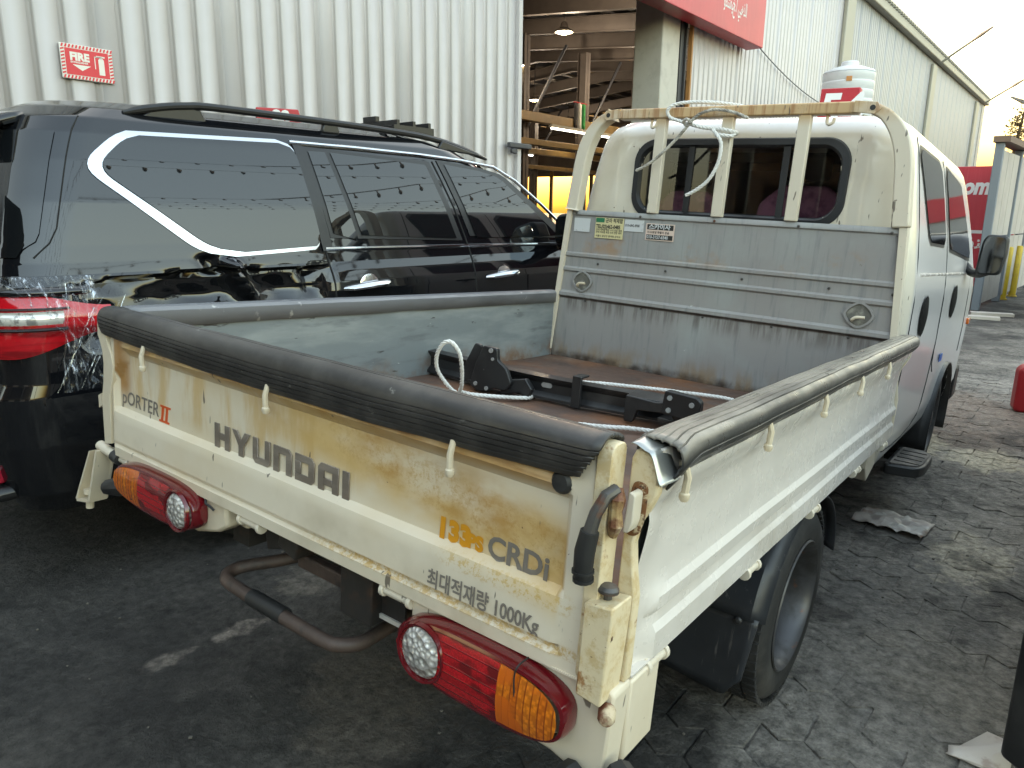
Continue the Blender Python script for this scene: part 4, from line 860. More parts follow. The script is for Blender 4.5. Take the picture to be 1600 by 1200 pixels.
# --- guard frame over the headboard
def gpost(s):
    pts = [(s * .715, 1.445), (s * .702, 1.56), (s * .690, 1.66), (s * .672, 1.74), (s * .642, 1.80), (s * .60, 1.845), (s * .548, 1.872)]
    pts = [(p.x, p.y) for p in smooth_path([(a, b, 0) for a, b in pts], 4)]
    mb = MB(); n = len(pts); vs = []
    for i, (x, z) in enumerate(pts):
        a = Vector(pts[max(0, i-1)]); b = Vector(pts[min(n-1, i+1)]); t = (b - a).normalized(); nn = Vector((t.y, -t.x)) * s
        w = lerp(.030, .020, sm(0.5, 1, i / (n-1)))
        i_, o_ = Vector((x, z)) - nn * w, Vector((x, z)) + nn * w
        vs += [(i_.x, 2.128, i_.y), (o_.x, 2.128, o_.y), (o_.x, 2.19, o_.y), (i_.x, 2.19, i_.y)]
    fs = []
    for i in range(n-1):
        for k in range(4): q = (i*4+k, i*4+(k+1) % 4, (i+1)*4+(k+1) % 4, (i+1)*4+k); fs.append(q if s > 0 else q[::-1])
    fs += [(3, 2, 1, 0), tuple((n-1)*4 + k for k in range(4))]
    mb.add(vs, fs); o = mb.build('guard_post', M['guardbar'], P, bevel=.006)
    mb = MB(); mb.cyl((s * .556, 2.121, 1.868), (s * .556, 2.128, 1.868), .010, n=12); mb.build('bolt', M['grip'], o)
    mb = MB(); mb.prism([(s * .49, 1.853), (s * .565, 1.845), (s * .585, 1.866), (s * .57, 1.888), (s * .49, 1.895)], 'y', 2.1225, 2.1275); mb.build('gusset', M['guardbar'], o, bevel=.002)
gpost(-1); gpost(1)
mb = MB(); 
for i in range(1): mb.grid(lambda u, v: (lerp(-.50, .50, u), 2.130 + .045 * (.5 - .5 * cos(2*pi*v)) , 1.872 + .004 * sin(u * pi) + .021 * (sin(2*pi*v) if True else 0)), 20, 16)
mb.v = []; mb.f = []; mb.m = []
mb.box((-.505, 2.129, 1.850), (.505, 2.180, 1.894)); bar = mb.build('guard_top_bar', M['guardbar'], P, bevel=.006)
for x in (-.296, .005, .314):
    mb = MB(); mb.box((x - .024, 2.134, 1.447), (x + .024, 2.166, 1.852)); mb.build('guard_bar', M['guardbar'], P, bevel=.004)
for x in (-.345, .395):
    mb = MB(); mb.tube(smooth_path([(x, 2.15, 1.852), (x + .002, 2.14, 1.825), (x + .012, 2.132, 1.812), (x + .026, 2.134, 1.82), (x + .028, 2.138, 1.835)]), .006, n=8); mb.build('rope_hook', M['guardbar'], bar)
# --- rear wheels (dual), guards and flaps
def wheel_tree(name, cx, cy, cz, R, W, s, dish):
    """s = side the outer face points to"""
    mb = MB(); prof = [(R*.60, -W/2), (R*.66, -W/2-.004), (R*.86, -W/2-.008), (R*.95, -W/2+.010), (R*.99, -W/2+.028), (R, 0), (R*.99, W/2-.028), (R*.95, W/2-.010), (R*.86, W/2+.008), (R*.74, W/2+.009), (R*.665, W/2+.003), (R*.655, W/2-.004)]
    mb.lathe(prof, (cx, cy, cz), (s, 0, 0), n=64)
    for j in range(64):        # tread blocks
        a = 2*pi*j/64
        for off in (-.34, 0, .34):
            c = Vector((cx + off * W, cy + (R + .001) * cos(a + off * .1), cz + (R + .001) * sin(a + off * .1)))
            rot = Matrix.Rotation(a + off * .1, 3, 'X'); hx_, hy_, hz_ = W*.135, .006, R * .036
            vs = [rot @ Vector((dx*hx_, dy*hy_, dz*hz_)) + c for dx, dy, dz in ((-1,-1,-1),(1,-1,-1),(1,1,-1),(-1,1,-1),(-1,-1,1),(1,-1,1),(1,1,1),(-1,1,1))]
            mb.add(vs, [(0,3,2,1),(4,5,6,7),(0,1,5,4),(1,2,6,5),(2,3,7,6),(3,0,4,7)])
    root = mb.build(name, M['tyre'], P)
    mb = MB(); h = W/2
    mb.lathe([(R*.65, h-.006), (R*.668, h+.006), (R*.655, h+.010), (R*.63, h+.002), (R*.60, h-.02), (R*.575, h-dish*.5), (R*.565, h-dish), (R*.50, h-dish-.012), (R*.36, h-dish-.01), (R*.30, h-dish+.012), (R*.22, h-dish+.02), (R*.2, h-dish+.055), (R*.12, h-dish+.062), (0, h-dish+.062)], (cx, cy, cz), (s, 0, 0), n=48)
    rim = mb.build('rim', M['rim'], root)
    for j in range(5):
        a = 2*pi*j/5; c = Vector((cx + s*(h-dish+.01), cy + R*.30*cos(a), cz + R*.30*sin(a))); mb = MB(); mb.cyl(c, c + Vector((s*.022, 0, 0)), .011, n=6); mb.build('wheel_nut', M['steel'], rim)
    return root
RW = (1.232, .305)
for s in (1, -1):
    wheel_tree('rear_wheel', s * .700, RW[0], RW[1] + (.0 if s > 0 else .055) , .300, .135, s, .11)
    mb = MB(); R = .300; mb.lathe([(R*.6, -.06), (R*.86, -.068), (R*.97, -.05), (R, 0), (R*.97, .05), (R*.86, .068), (R*.6, .06)], (s * .53, RW[0], RW[1] + (.02 if s > 0 else .04)), (s, 0, 0), n=48); mb.build('inner_tyre', M['tyre'], P)
    mb = MB(); mb.cyl((s * .2, RW[0], .33), (s * .46, RW[0], .33), .06, n=14); mb.build('axle_half', M['chassis'], P)
    # mudguard arch
    mb = MB(); R2 = .375
    def arch(u, v, s=s):
        a = radians(lerp(8, 168, u)); x = lerp(.44, .785, v); rr = R2 + (.012 * sm(.85, 1, v) - .03 * sm(.93, 1, v))
        y = RW[0] + rr * cos(a) * (1.02 if cos(a) > 0 else 1.0); z = .325 + .33 * sin(a) * rr / R2
        return (s * x, y, min(z, .648))
    mb.grid(arch, 30, 10, flip=s < 0); gd = mb.build('mudguard', M['guard'], P, solid=.005)
    mb = MB(); mb.grid(lambda u, v, s=s: (s * lerp(.44, .772 - .02 * v + .0 * u, u), .872 + .012 * sin(u * 3) - .012 * v, lerp(.40, .165 + .03 * (1-u) - .012 * sin(pi * u) + .06 * sm(.85, 1, u), v)), 16, 8)
    mb.build('mud_flap', M['guard'], gd, solid=.006)
    mb = MB(); mb.lathe([(0, .008), (.008, .006), (.012, 0)], (s * .72, .865, .385), (0, -1, 0), n=10); mb.build('bolt', M['plastic'], gd)
FZ = .435
for s in (1, -1): wheel_tree('front_wheel', s * .66, 3.90, FZ + (.0 if s > 0 else .05), .310, .17, s, .05)
# --- cab: rings stacked in z
CAB = [(.46, .715, 2.30, 4.72, .06), (.50, .745, 2.275, 4.80, .06), (.60, .765, 2.265, 4.86, .06), (.95, .775, 2.262, 4.88, .07), (1.20, .772, 2.262, 4.83, .07), (1.27, .766, 2.263, 4.78, .07), (1.45, .742, 2.265, 4.62, .07), (1.62, .712, 2.268, 4.45, .07), (1.75, .686, 2.272, 4.31, .08), (1.80, .672, 2.28, 4.24, .09), (1.84, .648, 2.30, 4.16, .10), (1.87, .60, 2.34, 4.02, .10), (1.886, .52, 2.42, 3.85, .10), (1.892, .38, 2.60, 3.6, .10)]
def cab_w(z): return interp(CAB, z)[0]
zz = sorted(set([c[0] for c in CAB] + [lerp(.5, 1.80, i/52) for i in range(53)]))
rings = [ring_pts(*interp(CAB, z), z) for z in zz]; n = len(rings[0])
WX, WZ0, WZ1, WR = .468, 1.440, 1.775, .095      # rear window half width, bottom, top, corner radius
def in_rr(x, z, hx, z0, z1, r):
    cx = abs(x); cz = abs(z - (z0+z1)/2); hz = (z1-z0)/2
    if cx > hx or cz > hz: return False
    dx, dz = cx - (hx-r), cz - (hz-r)
    return not (dx > 0 and dz > 0 and dx*dx + dz*dz > r*r)
def relief(x, y, z):     # pressed frame round the rear window
    if y < 2.30:
        e = max(abs(x) / .60, abs(z - 1.60) / .235); y -= .012 * sm(.98, .93, e) - .02 * sm(.90, .84, e)
    # front wheel arch and door skin hollow
    return (x, y, z)
fs = []; V = [relief(*p) for r_ in rings for p in r_]
for j in range(len(rings)-1):
    for k in range(n):
        q = (j*n+k, j*n+(k+1) % n, (j+1)*n+(k+1) % n, (j+1)*n+k); c = [sum(V[i][a] for i in q)/4 for a in range(3)]
        if c[1] < 2.33 and in_rr(c[0], c[2], WX - .012, WZ0 + .012, WZ1 - .012, WR): continue
        if abs(c[0]) > .6 and (c[1] - 3.90)**2 + (c[2] - .40)**2 < .36**2: continue
        fs.append(q)
mb = MB(); mb.add(V, fs + [tuple((len(rings)-1)*n + k for k in range(n)), tuple(range(n-1, -1, -1))])
cab = mb.build('cab', M['cabrear'], P, ang=50)
def rr_pts(hx, z0, z1, r, n=10):
    out = []
    for cx, cz, a0 in ((hx-r, z1-r, 90), (hx-r, z0+r, 0), (-hx+r, z0+r, -90), (-hx+r, z1-r, -180)):
        for i in range(n+1): a = radians(a0 - 90 * i / n); out.append((cx + r*cos(a), cz + r*sin(a)))
    return out
A = rr_pts(WX + .012, WZ0 - .012, WZ1 + .012, WR + .01); B = rr_pts(WX - .03, WZ0 + .03, WZ1 - .03, WR - .02); n2 = len(A); yg = 2.272
mb = MB(); mb.add([(x, yg + .012, z) for x, z in A] + [(x, yg - .006, z) for x, z in rr_pts(WX + .006, WZ0 - .006, WZ1 + .006, WR + .005)] + [(x, yg - .008, z) for x, z in rr_pts(WX - .018, WZ0 + .018, WZ1 - .018, WR - .01)] + [(x, yg + .014, z) for x, z in B], [(j*n2+k, j*n2+(k+1) % n2, (j+1)*n2+(k+1) % n2, (j+1)*n2+k) for j in range(3) for k in range(n2)])
rw = mb.build('rear_window', M['gasket'], cab)
mb = MB(); mb.add([(x, yg + .010, z) for x, z in B], [tuple(range(n2))]); mb.build('pane', M['glass'], rw)
for x in (-.20, .22): mb = MB(); mb.box((x - .014, yg + .004, WZ0 + .02), (x + .014, yg + .009, WZ1 - .02)); mb.build('slider_frame', M['gasket'], rw)
# dim interior seen through the rear window
mb = MB(); mb.box((-.60, 2.45, 1.0), (.60, 2.5, 1.30)); mb.box((-.60, 2.9, 1.75), (.60, 3.3, 1.80)); mb.box((-.6, 3.9, 1.0), (.6, 4.1, 1.3)); mb.build('cab_interior', M['dark'], cab)
for x, w_, h_ in ((.22, .24, 1.62), (-.33, .22, 1.58)):
    mb = MB(); mb.prism([(x - w_, 1.2), (x + w_, 1.2), (x + w_ * .8, h_ - .06), (x + w_ * .4, h_), (x - w_ * .4, h_), (x - w_ * .8, h_ - .08)], 'y', 2.56, 2.66); st_ = mb.build('seat_back', M['seat'], cab, bevel=.03, seg=3)
    mb = MB(); mb.box((x - .1, 2.57, h_ + .02), (x + .1, 2.65, h_ + .14)); mb.build('headrest', M['dark'], st_, bevel=.03, seg=3)
def side_poly(name, pts, mt, par, off=.003, s=1, wfn=cab_w, rows=12, cols=12, thick=0):
    """pts: closed outline in (y, z), monotone in z; laid on the curved flank"""
    zs_ = [p[1] for p in pts]; z0, z1 = min(zs_), max(zs_); mb = MB()
    def span(z):
        ys = []
        for a, b in zip(pts, pts[1:] + pts[:1]):
            if (a[1] - z) * (b[1] - z) <= 0 and abs(a[1]-b[1]) > 1e-9: ys.append(a[0] + (b[0]-a[0]) * (z-a[1]) / (b[1]-a[1]))
        return (min(ys), max(ys)) if ys else (pts[0][0], pts[0][0])
    def fn(u, v):
        z = lerp(z0 + 1e-4, z1 - 1e-4, v); a, b = span(z); return (s * (wfn(z) + off), lerp(a, b, u), z)
    mb.grid(fn, cols, rows, flip=s < 0); return mb.build(name, mt, par, solid=thick)
def flank_line(name, pts, par, mt, r=.004, s=1, wfn=cab_w, off=.0, flat=1.0):
    mb = MB(); mb.tube([(s * (wfn(z) + off), y, z) for y, z in pts], r, n=6); return mb.build(name, mt, par)
M['grey_trim'] = plain('grey_trim', (.10, .10, .10, 1), .5)
for s in (1, -1):
    rearw = round_poly([(2.42, 1.765), (3.03, 1.765), (3.14, 1.41), (2.64, 1.41)], .06)
    fw_ = round_poly([(3.19, 1.765), (3.74, 1.76), (4.22, 1.36), (3.30, 1.385)], .06)
    for pl, pr_ in ((rearw, 'rear_door'), (fw_, 'front_door')):
        big = [((y - 2.9 if pr_ == 'rear_door' else y - 3.7) * 1.05 + (2.9 if pr_ == 'rear_door' else 3.7), (z - 1.58) * 1.08 + 1.58) for y, z in pl]
        d_ = side_poly('door_window', big, M['gasket'], cab, .002, s); side_poly('pane', pl, M['cabglass'], d_, .005, s)
    for line in ([(2.40, 1.80), (2.38, 1.5), (2.36, 1.0), (2.36, .62), (2.42, .54), (3.05, .54), (3.22, .75), (3.22, 1.36), (3.12, 1.79)], [(3.22, 1.36), (3.24, .9), (3.35, .78)], [(4.32, 1.3), (4.36, .8)], [(2.36, 1.0), (2.36, .62)]):
        flank_line('door_seam', [tuple(p)[:2] for p in smooth_path([(a, b, 0) for a, b in line], 3)], cab, M['seam'], .0032, s)
    flank_line('crease_trim', [(2.45, 1.275), (4.2, 1.275)], cab, M['paint'], .006, s)
    for y, z in ((2.66, 1.10), (3.63, 1.13)):
        mb = MB(); mb.grid(lambda u, v: (s * (cab_w(z) + .006 + .010 * sin(pi * v) * sin(pi * u)), y + .095 * (2*u-1) * sqrt(max(0, 1-(2*v-1)**2)), z + .09 * (2*v-1)), 12, 12, flip=s < 0); mb.build('door_handle', plain('matt_black_handle', (.008, .008, .008, 1), .8, spec=.1), cab)
    mb = MB(); mb.grid(lambda u, v: (s * lerp(.60, .79, v), 3.90 + .375 * cos(radians(lerp(-12, 192, u))), .40 + .375 * sin(radians(lerp(-12, 192, u)))), 24, 4, flip=s < 0); mb.build('wheel_arch', M['plastic'], cab, solid=.01)
    mb = MB(); mb.grid(lambda u, v: (s * (.55 + .15 * v), 3.56 - .03 * u, lerp(.60, .30, u)), 6, 4); mb.build('front_flap', M['plastic'], cab, solid=.006)
    # indicator, mirror, step
    mb = MB(); mb.box((s*.772 if s > 0 else -.79, 4.52, .955), (.79 if s > 0 else -.772, 4.62, .995)); mb.build('side_indicator', M['amber'], cab, bevel=.006)
    mb = MB(); mb.tube(smooth_path([(s*.75, 4.14, 1.32), (s*.79, 4.08, 1.285), (s*.83, 4.03, 1.28), (s*.87, 4.0, 1.295)]), .024, n=10); mr = mb.build('mirror', M['plastic'], cab)
    mb = MB(); mb.prism(round_poly([(s*.815, 1.272), (s*.935, 1.280), (s*.950, 1.38), (s*.945, 1.495), (s*.845, 1.498), (s*.825, 1.46)][::s], .028), 'y', 3.96, 4.06); mb.build('mirror_shell', M['plastic'], mr, bevel=.012)
    mb = MB(); mb.prism(round_poly([(s*.828, 1.284), (s*.925, 1.292), (s*.938, 1.38), (s*.933, 1.483), (s*.852, 1.486), (s*.838, 1.455)], .025), 'y', 3.953, 3.958); mb.v = [(x_, y_ - .006 - (z_ - 1.28)*.10, z_) for x_, y_, z_ in mb.v]; mb.build('mirror_glass', plain('mirror_silver%d' % s, (.22, .23, .24, 1), .05, metal=1), mr)
    mb = MB(); mb.prism(round_poly([(.70, 2.86), (.845, 2.90), (.865, 2.98), (.865, 3.22), (.83, 3.30), (.70, 3.30)] if s > 0 else [(-.70, 3.30), (-.83, 3.30), (-.865, 3.22), (-.865, 2.98), (-.845, 2.90), (-.70, 2.86)], .03), 'z', .325, .375); stp = mb.build('foot_step', M['plastic'], P, bevel=.008)
    mb = MB(); mb.prism(round_poly([(s*.72, 2.885), (s*.835, 2.925), (s*.85, 3.0), (s*.85, 3.20), (s*.82, 3.275), (s*.72, 3.275)], .02), 'z', .376, .380); mb.build('step_tread', weather('worn_tread%d' % s, (.16, .14, .125, 1), .7, layers=[dict(col=(.05, .045, .04, 1), scale=9, lo=.45, hi=.65)]), stp)
    mb = MB()
    for i in range(4): mb.box((s*.785 - .055, 2.95 + .08*i, .380), (s*.785 + .055, 2.958 + .08*i, .3835))
    mb.build('step_ribs', M['grip'], stp)
    mb = MB(); mb.box((s*.55 if s > 0 else -.72, 2.96, .33), (.72 if s > 0 else -.55, 3.02, .36)); mb.build('step_bracket', M['chassis'], stp)
    mb = MB(); mb.prism([(2.235, .655), (2.30, .60), (2.33, .50), (2.20, .455), (2.14, .52), (2.15, .655)], 'x', s*.70, s*.745); mb.build('bed_bracket', M['cream'], P, bevel=.004)
# windscreen, grille and lamps at the front (outside the picture)
mb = MB(); mb.grid(lambda u, v: (lerp(-.58, .58, u) * (1 - .08 * v), interp(CAB, lerp(1.28, 1.74, v))[2] + .004, lerp(1.28, 1.74, v)), 12, 8, flip=True); mb.build('windscreen', M['privacy'], cab)
for s in (-1, 1): mb = MB(); mb.box((s*.55 - .13, 4.80, .80), (s*.55 + .13, 4.90, .95)); mb.build('headlight', M['clear_lens'], cab, bevel=.02)
mb = MB(); mb.box((-.35, 4.86, .82), (.35, 4.895, .93)); mb.build('grille', M['plastic'], cab, bevel=.008)
mb = MB(); mb.box((-.76, 4.72, .42), (.76, 4.93, .66)); mb.build('front_bumper', M['plastic'], cab, bevel=.03)
mb = MB(); mb.box((.776, 3.50, .815), (.7785, 3.60, .855)); mb.build('sticker', plain('blue_sticker', (.01, .12, .45, 1), .4), cab)
# roof number plate: 54
red_plate = weather('red_plate', (.42, .02, .03, 1), .45, layers=[dict(col=(.3, .02, .03, 1), scale=5, lo=.5, hi=.7)]); white_print = plain('white_print', (.75, .74, .72, 1), .5)

# ================================================================== THE BLACK SUV (own frame: x right, y forward, origin mid rear bumper on the ground)
SM_ = Matrix.Translation((-3.815, .80, 0)) @ Matrix.Rotation(radians(-3.2), 4, 'Z')
suv = thing('suv', 'black sport utility vehicle with crushed rear flank and film wrapped tail lamp', 'car', M=SM_)
Q = suv
# z, half width, rear y, front y, rear corner radius
LOW = [(.34, .93, .13, 5.05, .16), (.42, .975, .085, 5.12, .18), (.60, .99, .055, 5.15, .18), (.78, .995, .06, 5.16, .17), (.83, .992, .085, 5.15, .16), (.95, .99, .085, 5.13, .17), (1.07, .990, .10, 5.08, .18), (1.11, .984, .108, 5.04, .18), (1.16, .966, .115, 4.98, .19), (1.20, .948, .125, 4.80, .19)]
UP = [(1.19, .950, .125, 3.62, .19), (1.24, .936, .135, 3.50, .20), (1.30, .922, .15, 3.40, .20), (1.45, .890, .19, 3.14, .21), (1.60, .842, .235, 2.88, .22), (1.70, .805, .27, 2.70, .23), (1.755, .775, .30, 2.58, .24), (1.80, .725, .36, 2.44, .26), (1.835, .64, .45, 2.26, .28), (1.855, .52, .60, 2.0, .28), (1.865, .36, .85, 1.7, .28)]
def suv_w(z): return interp(LOW if z < 1.195 else UP, z)[0]
def dent(x, y, z):
    if x > .5 and z > .8 and y < 1.6:
        side = sm(.30, .40, y)*sm(1.43, 1.36, y)
        cz = 1.190 + .006*sin(y*9) - .02*sm(.5, .35, y)                      # crease line below the shoulder
        d = .060*sm(cz+.004, cz-.012, z)*sm(.90, 1.06, z)*side
        d += .050*exp(-((y-.80)/.20)**2 - ((z-1.09)/.06)**2) + .045*exp(-((y-1.17)/.10)**2 - ((z-1.09)/.06)**2)
        f = y - (.985 - .55*(z-1.14))                                        # hard diagonal fold
        d -= .085*exp(-(f/.030)**2)*sm(1.02, 1.10, z)*sm(1.245, 1.205, z)
        d += .040*exp(-((f+.075)/.035)**2)*sm(1.16, 1.20, z)*sm(1.255, 1.23, z)
        d += .03*exp(-((y-1.33)/.025)**2)*sm(1.04, 1.09, z)*sm(1.20, 1.16, z)
        d += .010*nz(y*13, z*15)*side*sm(cz+.01, cz-.02, z)
        x -= d
    return (x, y, z)
def suv_ring(c, z): 
    hw, yr, yf, rad = c; return [dent(*p) for p in ring_pts(hw, yr, yf, rad, z, nr=24, ns=200, rfr=.42 if z < 1.2 else .30)]
def stack(tab, nz_, keep=None):
    zz = sorted(set([c[0] for c in tab] + [lerp(tab[0][0], tab[-1][0], i/nz_) for i in range(nz_+1)]))
    rings = [suv_ring(interp(tab, z), z) for z in zz]; n = len(rings[0]); V = [p for r_ in rings for p in r_]; fs = []
    for j in range(len(rings)-1):
        for k in range(n):
            q = (j*n+k, j*n+(k+1) % n, (j+1)*n+(k+1) % n, (j+1)*n+k); c = [sum(V[i][a] for i in q)/4 for a in range(3)]
            if keep is None or keep(*c): fs.append(q)
    mb = MB(); mb.add(V, fs + [tuple((len(rings)-1)*n + k for k in range(n)), tuple(range(n-1, -1, -1))]); return mb
def not_arch(x, y, z): return not (abs(x) > .7 and min((y-1.02)**2, (y-4.10)**2) + (z-.40)**2 < .42**2)
body = stack(LOW, 90, not_arch).build('body', M['suvpaint'], Q, ang=60)
green = stack(UP, 60).build('cabin', M['suvpaint'], Q, ang=60)
# windows on both flanks
quarter = round_poly([(.50, 1.575), (.66, 1.675), (1.34, 1.690), (1.385, 1.30), (.99, 1.275), (.86, 1.30)], .07)
q_in = quarter
def scaled(pl, cy, cz, sy, sz): return [((y-cy)*sy+cy, (z-cz)*sz+cz) for y, z in pl]
for s in (1, -1):
    fr = side_poly('quarter_window', round_poly([(.440, 1.582), (.62, 1.727), (1.355, 1.737), (1.4015, 1.250), (.93, 1.240), (.815, 1.272)], .08), M['chrome'], green, .004, s, suv_w, 30, 30)
    side_poly('pane', round_poly([(.495, 1.580), (.640, 1.706), (1.3545, 1.722), (1.401, 1.266), (.975, 1.258), (.860, 1.290)], .07), M['privacy'], fr, .008, s, suv_w, 30, 30)
    side_poly('pillar_trim', [(1.352, 1.735), (1.40, 1.735), (1.455, 1.25), (1.40, 1.25)], M['suvplastic'], green, .007, s, suv_w)
    rear = side_poly('rear_door_window', [(1.40, 1.715), (2.16, 1.700), (2.30, 1.280), (1.455, 1.285)], M['suvplastic'], green, .005, s, suv_w, 16, 16)
    side_poly('pane', [(1.425, 1.695), (1.515, 1.695), (1.605, 1.295), (1.475, 1.30)], M['privacy'], rear, .009, s, suv_w)
    side_poly('pane', [(1.545, 1.695), (2.125, 1.685), (2.255, 1.292), (1.635, 1.295)], M['privacy'], rear, .009, s, suv_w, 16, 16)
    front = side_poly('front_door_window', [(2.22, 1.700), (2.66, 1.665), (2.74, 1.63), (3.26, 1.275), (2.37, 1.28)], M['suvplastic'], green, .005, s, suv_w, 16, 16)
    side_poly('pane', [(2.27, 1.680), (2.62, 1.648), (2.70, 1.615), (3.14, 1.292), (2.41, 1.292)], M['privacy'], front, .009, s, suv_w, 16, 16)
    # chrome belt and roof drip mouldings
    mb = MB(); mb.tube([(s*(suv_w(1.262)+.006), y, 1.262 - .010*(y-1)) for y in [1.41+.1*i for i in range(20)]], .013, n=8, flat=.7); mb.build('belt_moulding', M['chrome'], green)
    mb = MB(); mb.tube([(s*(suv_w(z)+.006), y, z) for y, z in [(1.34, 1.728), (1.7, 1.727), (2.1, 1.72), (2.4, 1.708), (2.66, 1.685), (2.82, 1.615), (3.02, 1.48), (3.22, 1.34), (3.32, 1.275)]], .010, n=8); mb.build('roof_moulding', M['chrome'], green)
    # door seams
    for line in ([(1.375, 1.72), (1.41, 1.3), (1.425, 1.1), (1.42, .75), (1.50, .52)], [(2.19, 1.69), (2.33, 1.28), (2.345, 1.1), (2.345, .45)], [(3.24, 1.18), (3.28, .9), (3.26, .45)]):
        mb = MB(); mb.tube([dent(s*(suv_w(p.y)+.001), p.x, p.y) if s > 0 else (-suv_w(p.y)-.001, p.x, p.y) for p in smooth_path([(a, b, 0) for a, b in line], 5)], .0045, n=6); mb.build('door_seam', M['seam'], body)
    # handles
    for y in (1.60, 2.56):
        z = 1.088; w0 = suv_w(z)
        mb = MB(); mb.tube([(s*(w0-.005), y-.125, z-.012), (s*(w0+.026), y-.10, z-.008), (s*(w0+.036), y, z), (s*(w0+.034), y+.09, z+.006), (s*(w0+.012), y+.125, z+.008)], [.012, .017, .020, .019, .014], n=10, flat=.75); h = mb.build('door_handle', M['chrome'], body)
        mb = MB(); mb.lathe([(0, .004), (.05, .003), (.058, .0)], (s*(w0-.002), y+.02, z-.006), (s, 0, 0), n=20); mb.build('handle_cup', M['chrome'], h)
    # roof rail
    mb = MB(); rl = smooth_path([(.66, 1.790, 0), (.76, 1.815, 0), (.90, 1.838, 0), (1.10, 1.846, 0), (2.0, 1.832, 0), (2.30, 1.815, 0), (2.52, 1.780, 0), (2.72, 1.735, 0)], 6)
    mb.tube([(s*(.735 - .03*sm(1.5, 2.8, p.x)), p.x, p.y) for p in rl], [lerp(.008, .016, sm(0, .12, i/(len(rl)-1))*sm(1, .9, i/(len(rl)-1))) for i in range(len(rl))], n=10); rr_ = mb.build('roof_rail', M['suvplastic'], green)
    for ft in ([(.68, 1.76), (1.00, 1.77), (.97, 1.83), (.90, 1.838), (.78, 1.815)], [(1.56, 1.79), (1.66, 1.79), (1.65, 1.83), (1.57, 1.83)], [(2.30, 1.765), (2.66, 1.745), (2.52, 1.775), (2.34, 1.81)]):
        mb = MB(); mb.prism(ft, 'x', s*.728-.012, s*.728+.012); mb.build('rail_foot', M['suvplastic'], rr_, bevel=.006)
    # door mirror
    mb = MB(); mb.prism(round_poly([(s*.99, 1.24), (s*1.20, 1.26), (s*1.21, 1.40), (s*1.16, 1.44), (s*1.0, 1.42)], .04), 'y', 3.02, 3.16); mr = mb.build('mirror', M['suvplastic'], body, bevel=.03, seg=3)
    mb = MB(); mb.tube([(s*.95, 3.15, 1.24), (s*1.03, 3.12, 1.27)], .03, n=8); mb.build('mirror_arm', M['suvplastic'], mr)
    mb = MB(); mb.prism(round_poly([(s*1.01, 1.26), (s*1.185, 1.275), (s*1.195, 1.39), (s*1.15, 1.42), (s*1.015, 1.405)], .03), 'y', 3.010, 3.016); mb.build('mirror_glass', plain('suv_mirror%d' % s, (.4, .45, .5, 1), .03, metal=1), mr)
    # wheels
    for wy in (1.02, 4.10):
        mb = MB(); R = .385; mb.lathe([(R*.62, -.12), (R*.9, -.135), (R, -.10), (R, .10), (R*.9, .135), (R*.66, .125)], (s*.83, wy, R), (s, 0, 0), n=48); wh = mb.build('wheel', M['tyre'], Q)
        mb = MB(); mb.lathe([(R*.66, .12), (R*.64, .10), (R*.3, .06), (R*.12, .09), (0, .09)], (s*.83, wy, R), (s, 0, 0), n=30)
        for j in range(6):
            a = pi*j/3; rot = Matrix.Rotation(a, 3, 'X'); mb.box((s*.83 + s*.06 - .03, wy-.03, R), (s*.83 + s*.06 + .03, wy+.03, R+R*.62), rot=rot, piv=(s*.89, wy, R))
        mb.build('rim', M['chrome'], wh)
        mb = MB(); mb.grid(lambda u, v: (s*lerp(.62, .975, v), wy + .425*cos(radians(lerp(-15, 195, u))), .40 + .425*sin(radians(lerp(-15, 195, u)))), 20, 2); mb.build('wheel_arch', M['suvplastic'], body, solid=.012)
# tail gate glass, lamps, bumper
def wrap_pt(tab, d, z, off):
    """point on the outline at height z, d metres from the middle of the rear face"""
    hw, yr, yf, rad = interp(tab, z); s_ = 1 if d >= 0 else -1; d = abs(d); flat = hw - rad
    if d < flat: p, nn = (d, yr), (0, -1)
    elif d < flat + rad*pi/2: a = (d-flat)/rad; p, nn = (flat+rad*sin(a), yr+rad-rad*cos(a)), (sin(a), -cos(a))
    else: p, nn = (hw, yr+rad+d-flat-rad*pi/2), (1, 0)
    return (s_*(p[0]+nn[0]*off), p[1]+nn[1]*off, z)
def glass_edge(z): hw, yr, yf, rad = interp(UP, z); return hw - rad + rad*(1.12 - .30*sm(1.33, 1.27, z))
mb = MB(); mb.grid(lambda u, v: wrap_pt(UP, (2*u-1)*glass_edge(lerp(1.262, 1.70, v)), lerp(1.262, 1.70, v), .006), 60, 16); mb.build('rear_glass', M['privacy'], green)
mb = MB(); mb.grid(lambda u, v: (lerp(-.70, .70, u)*(1-.05*v), lerp(.10, .30, v) - .02 + .06*abs(2*u-1)**6, 1.70 + .07*v + .01*sin(u*pi)), 24, 6); mb.build('rear_spoiler', M['suvpaint'], green, solid=.03)
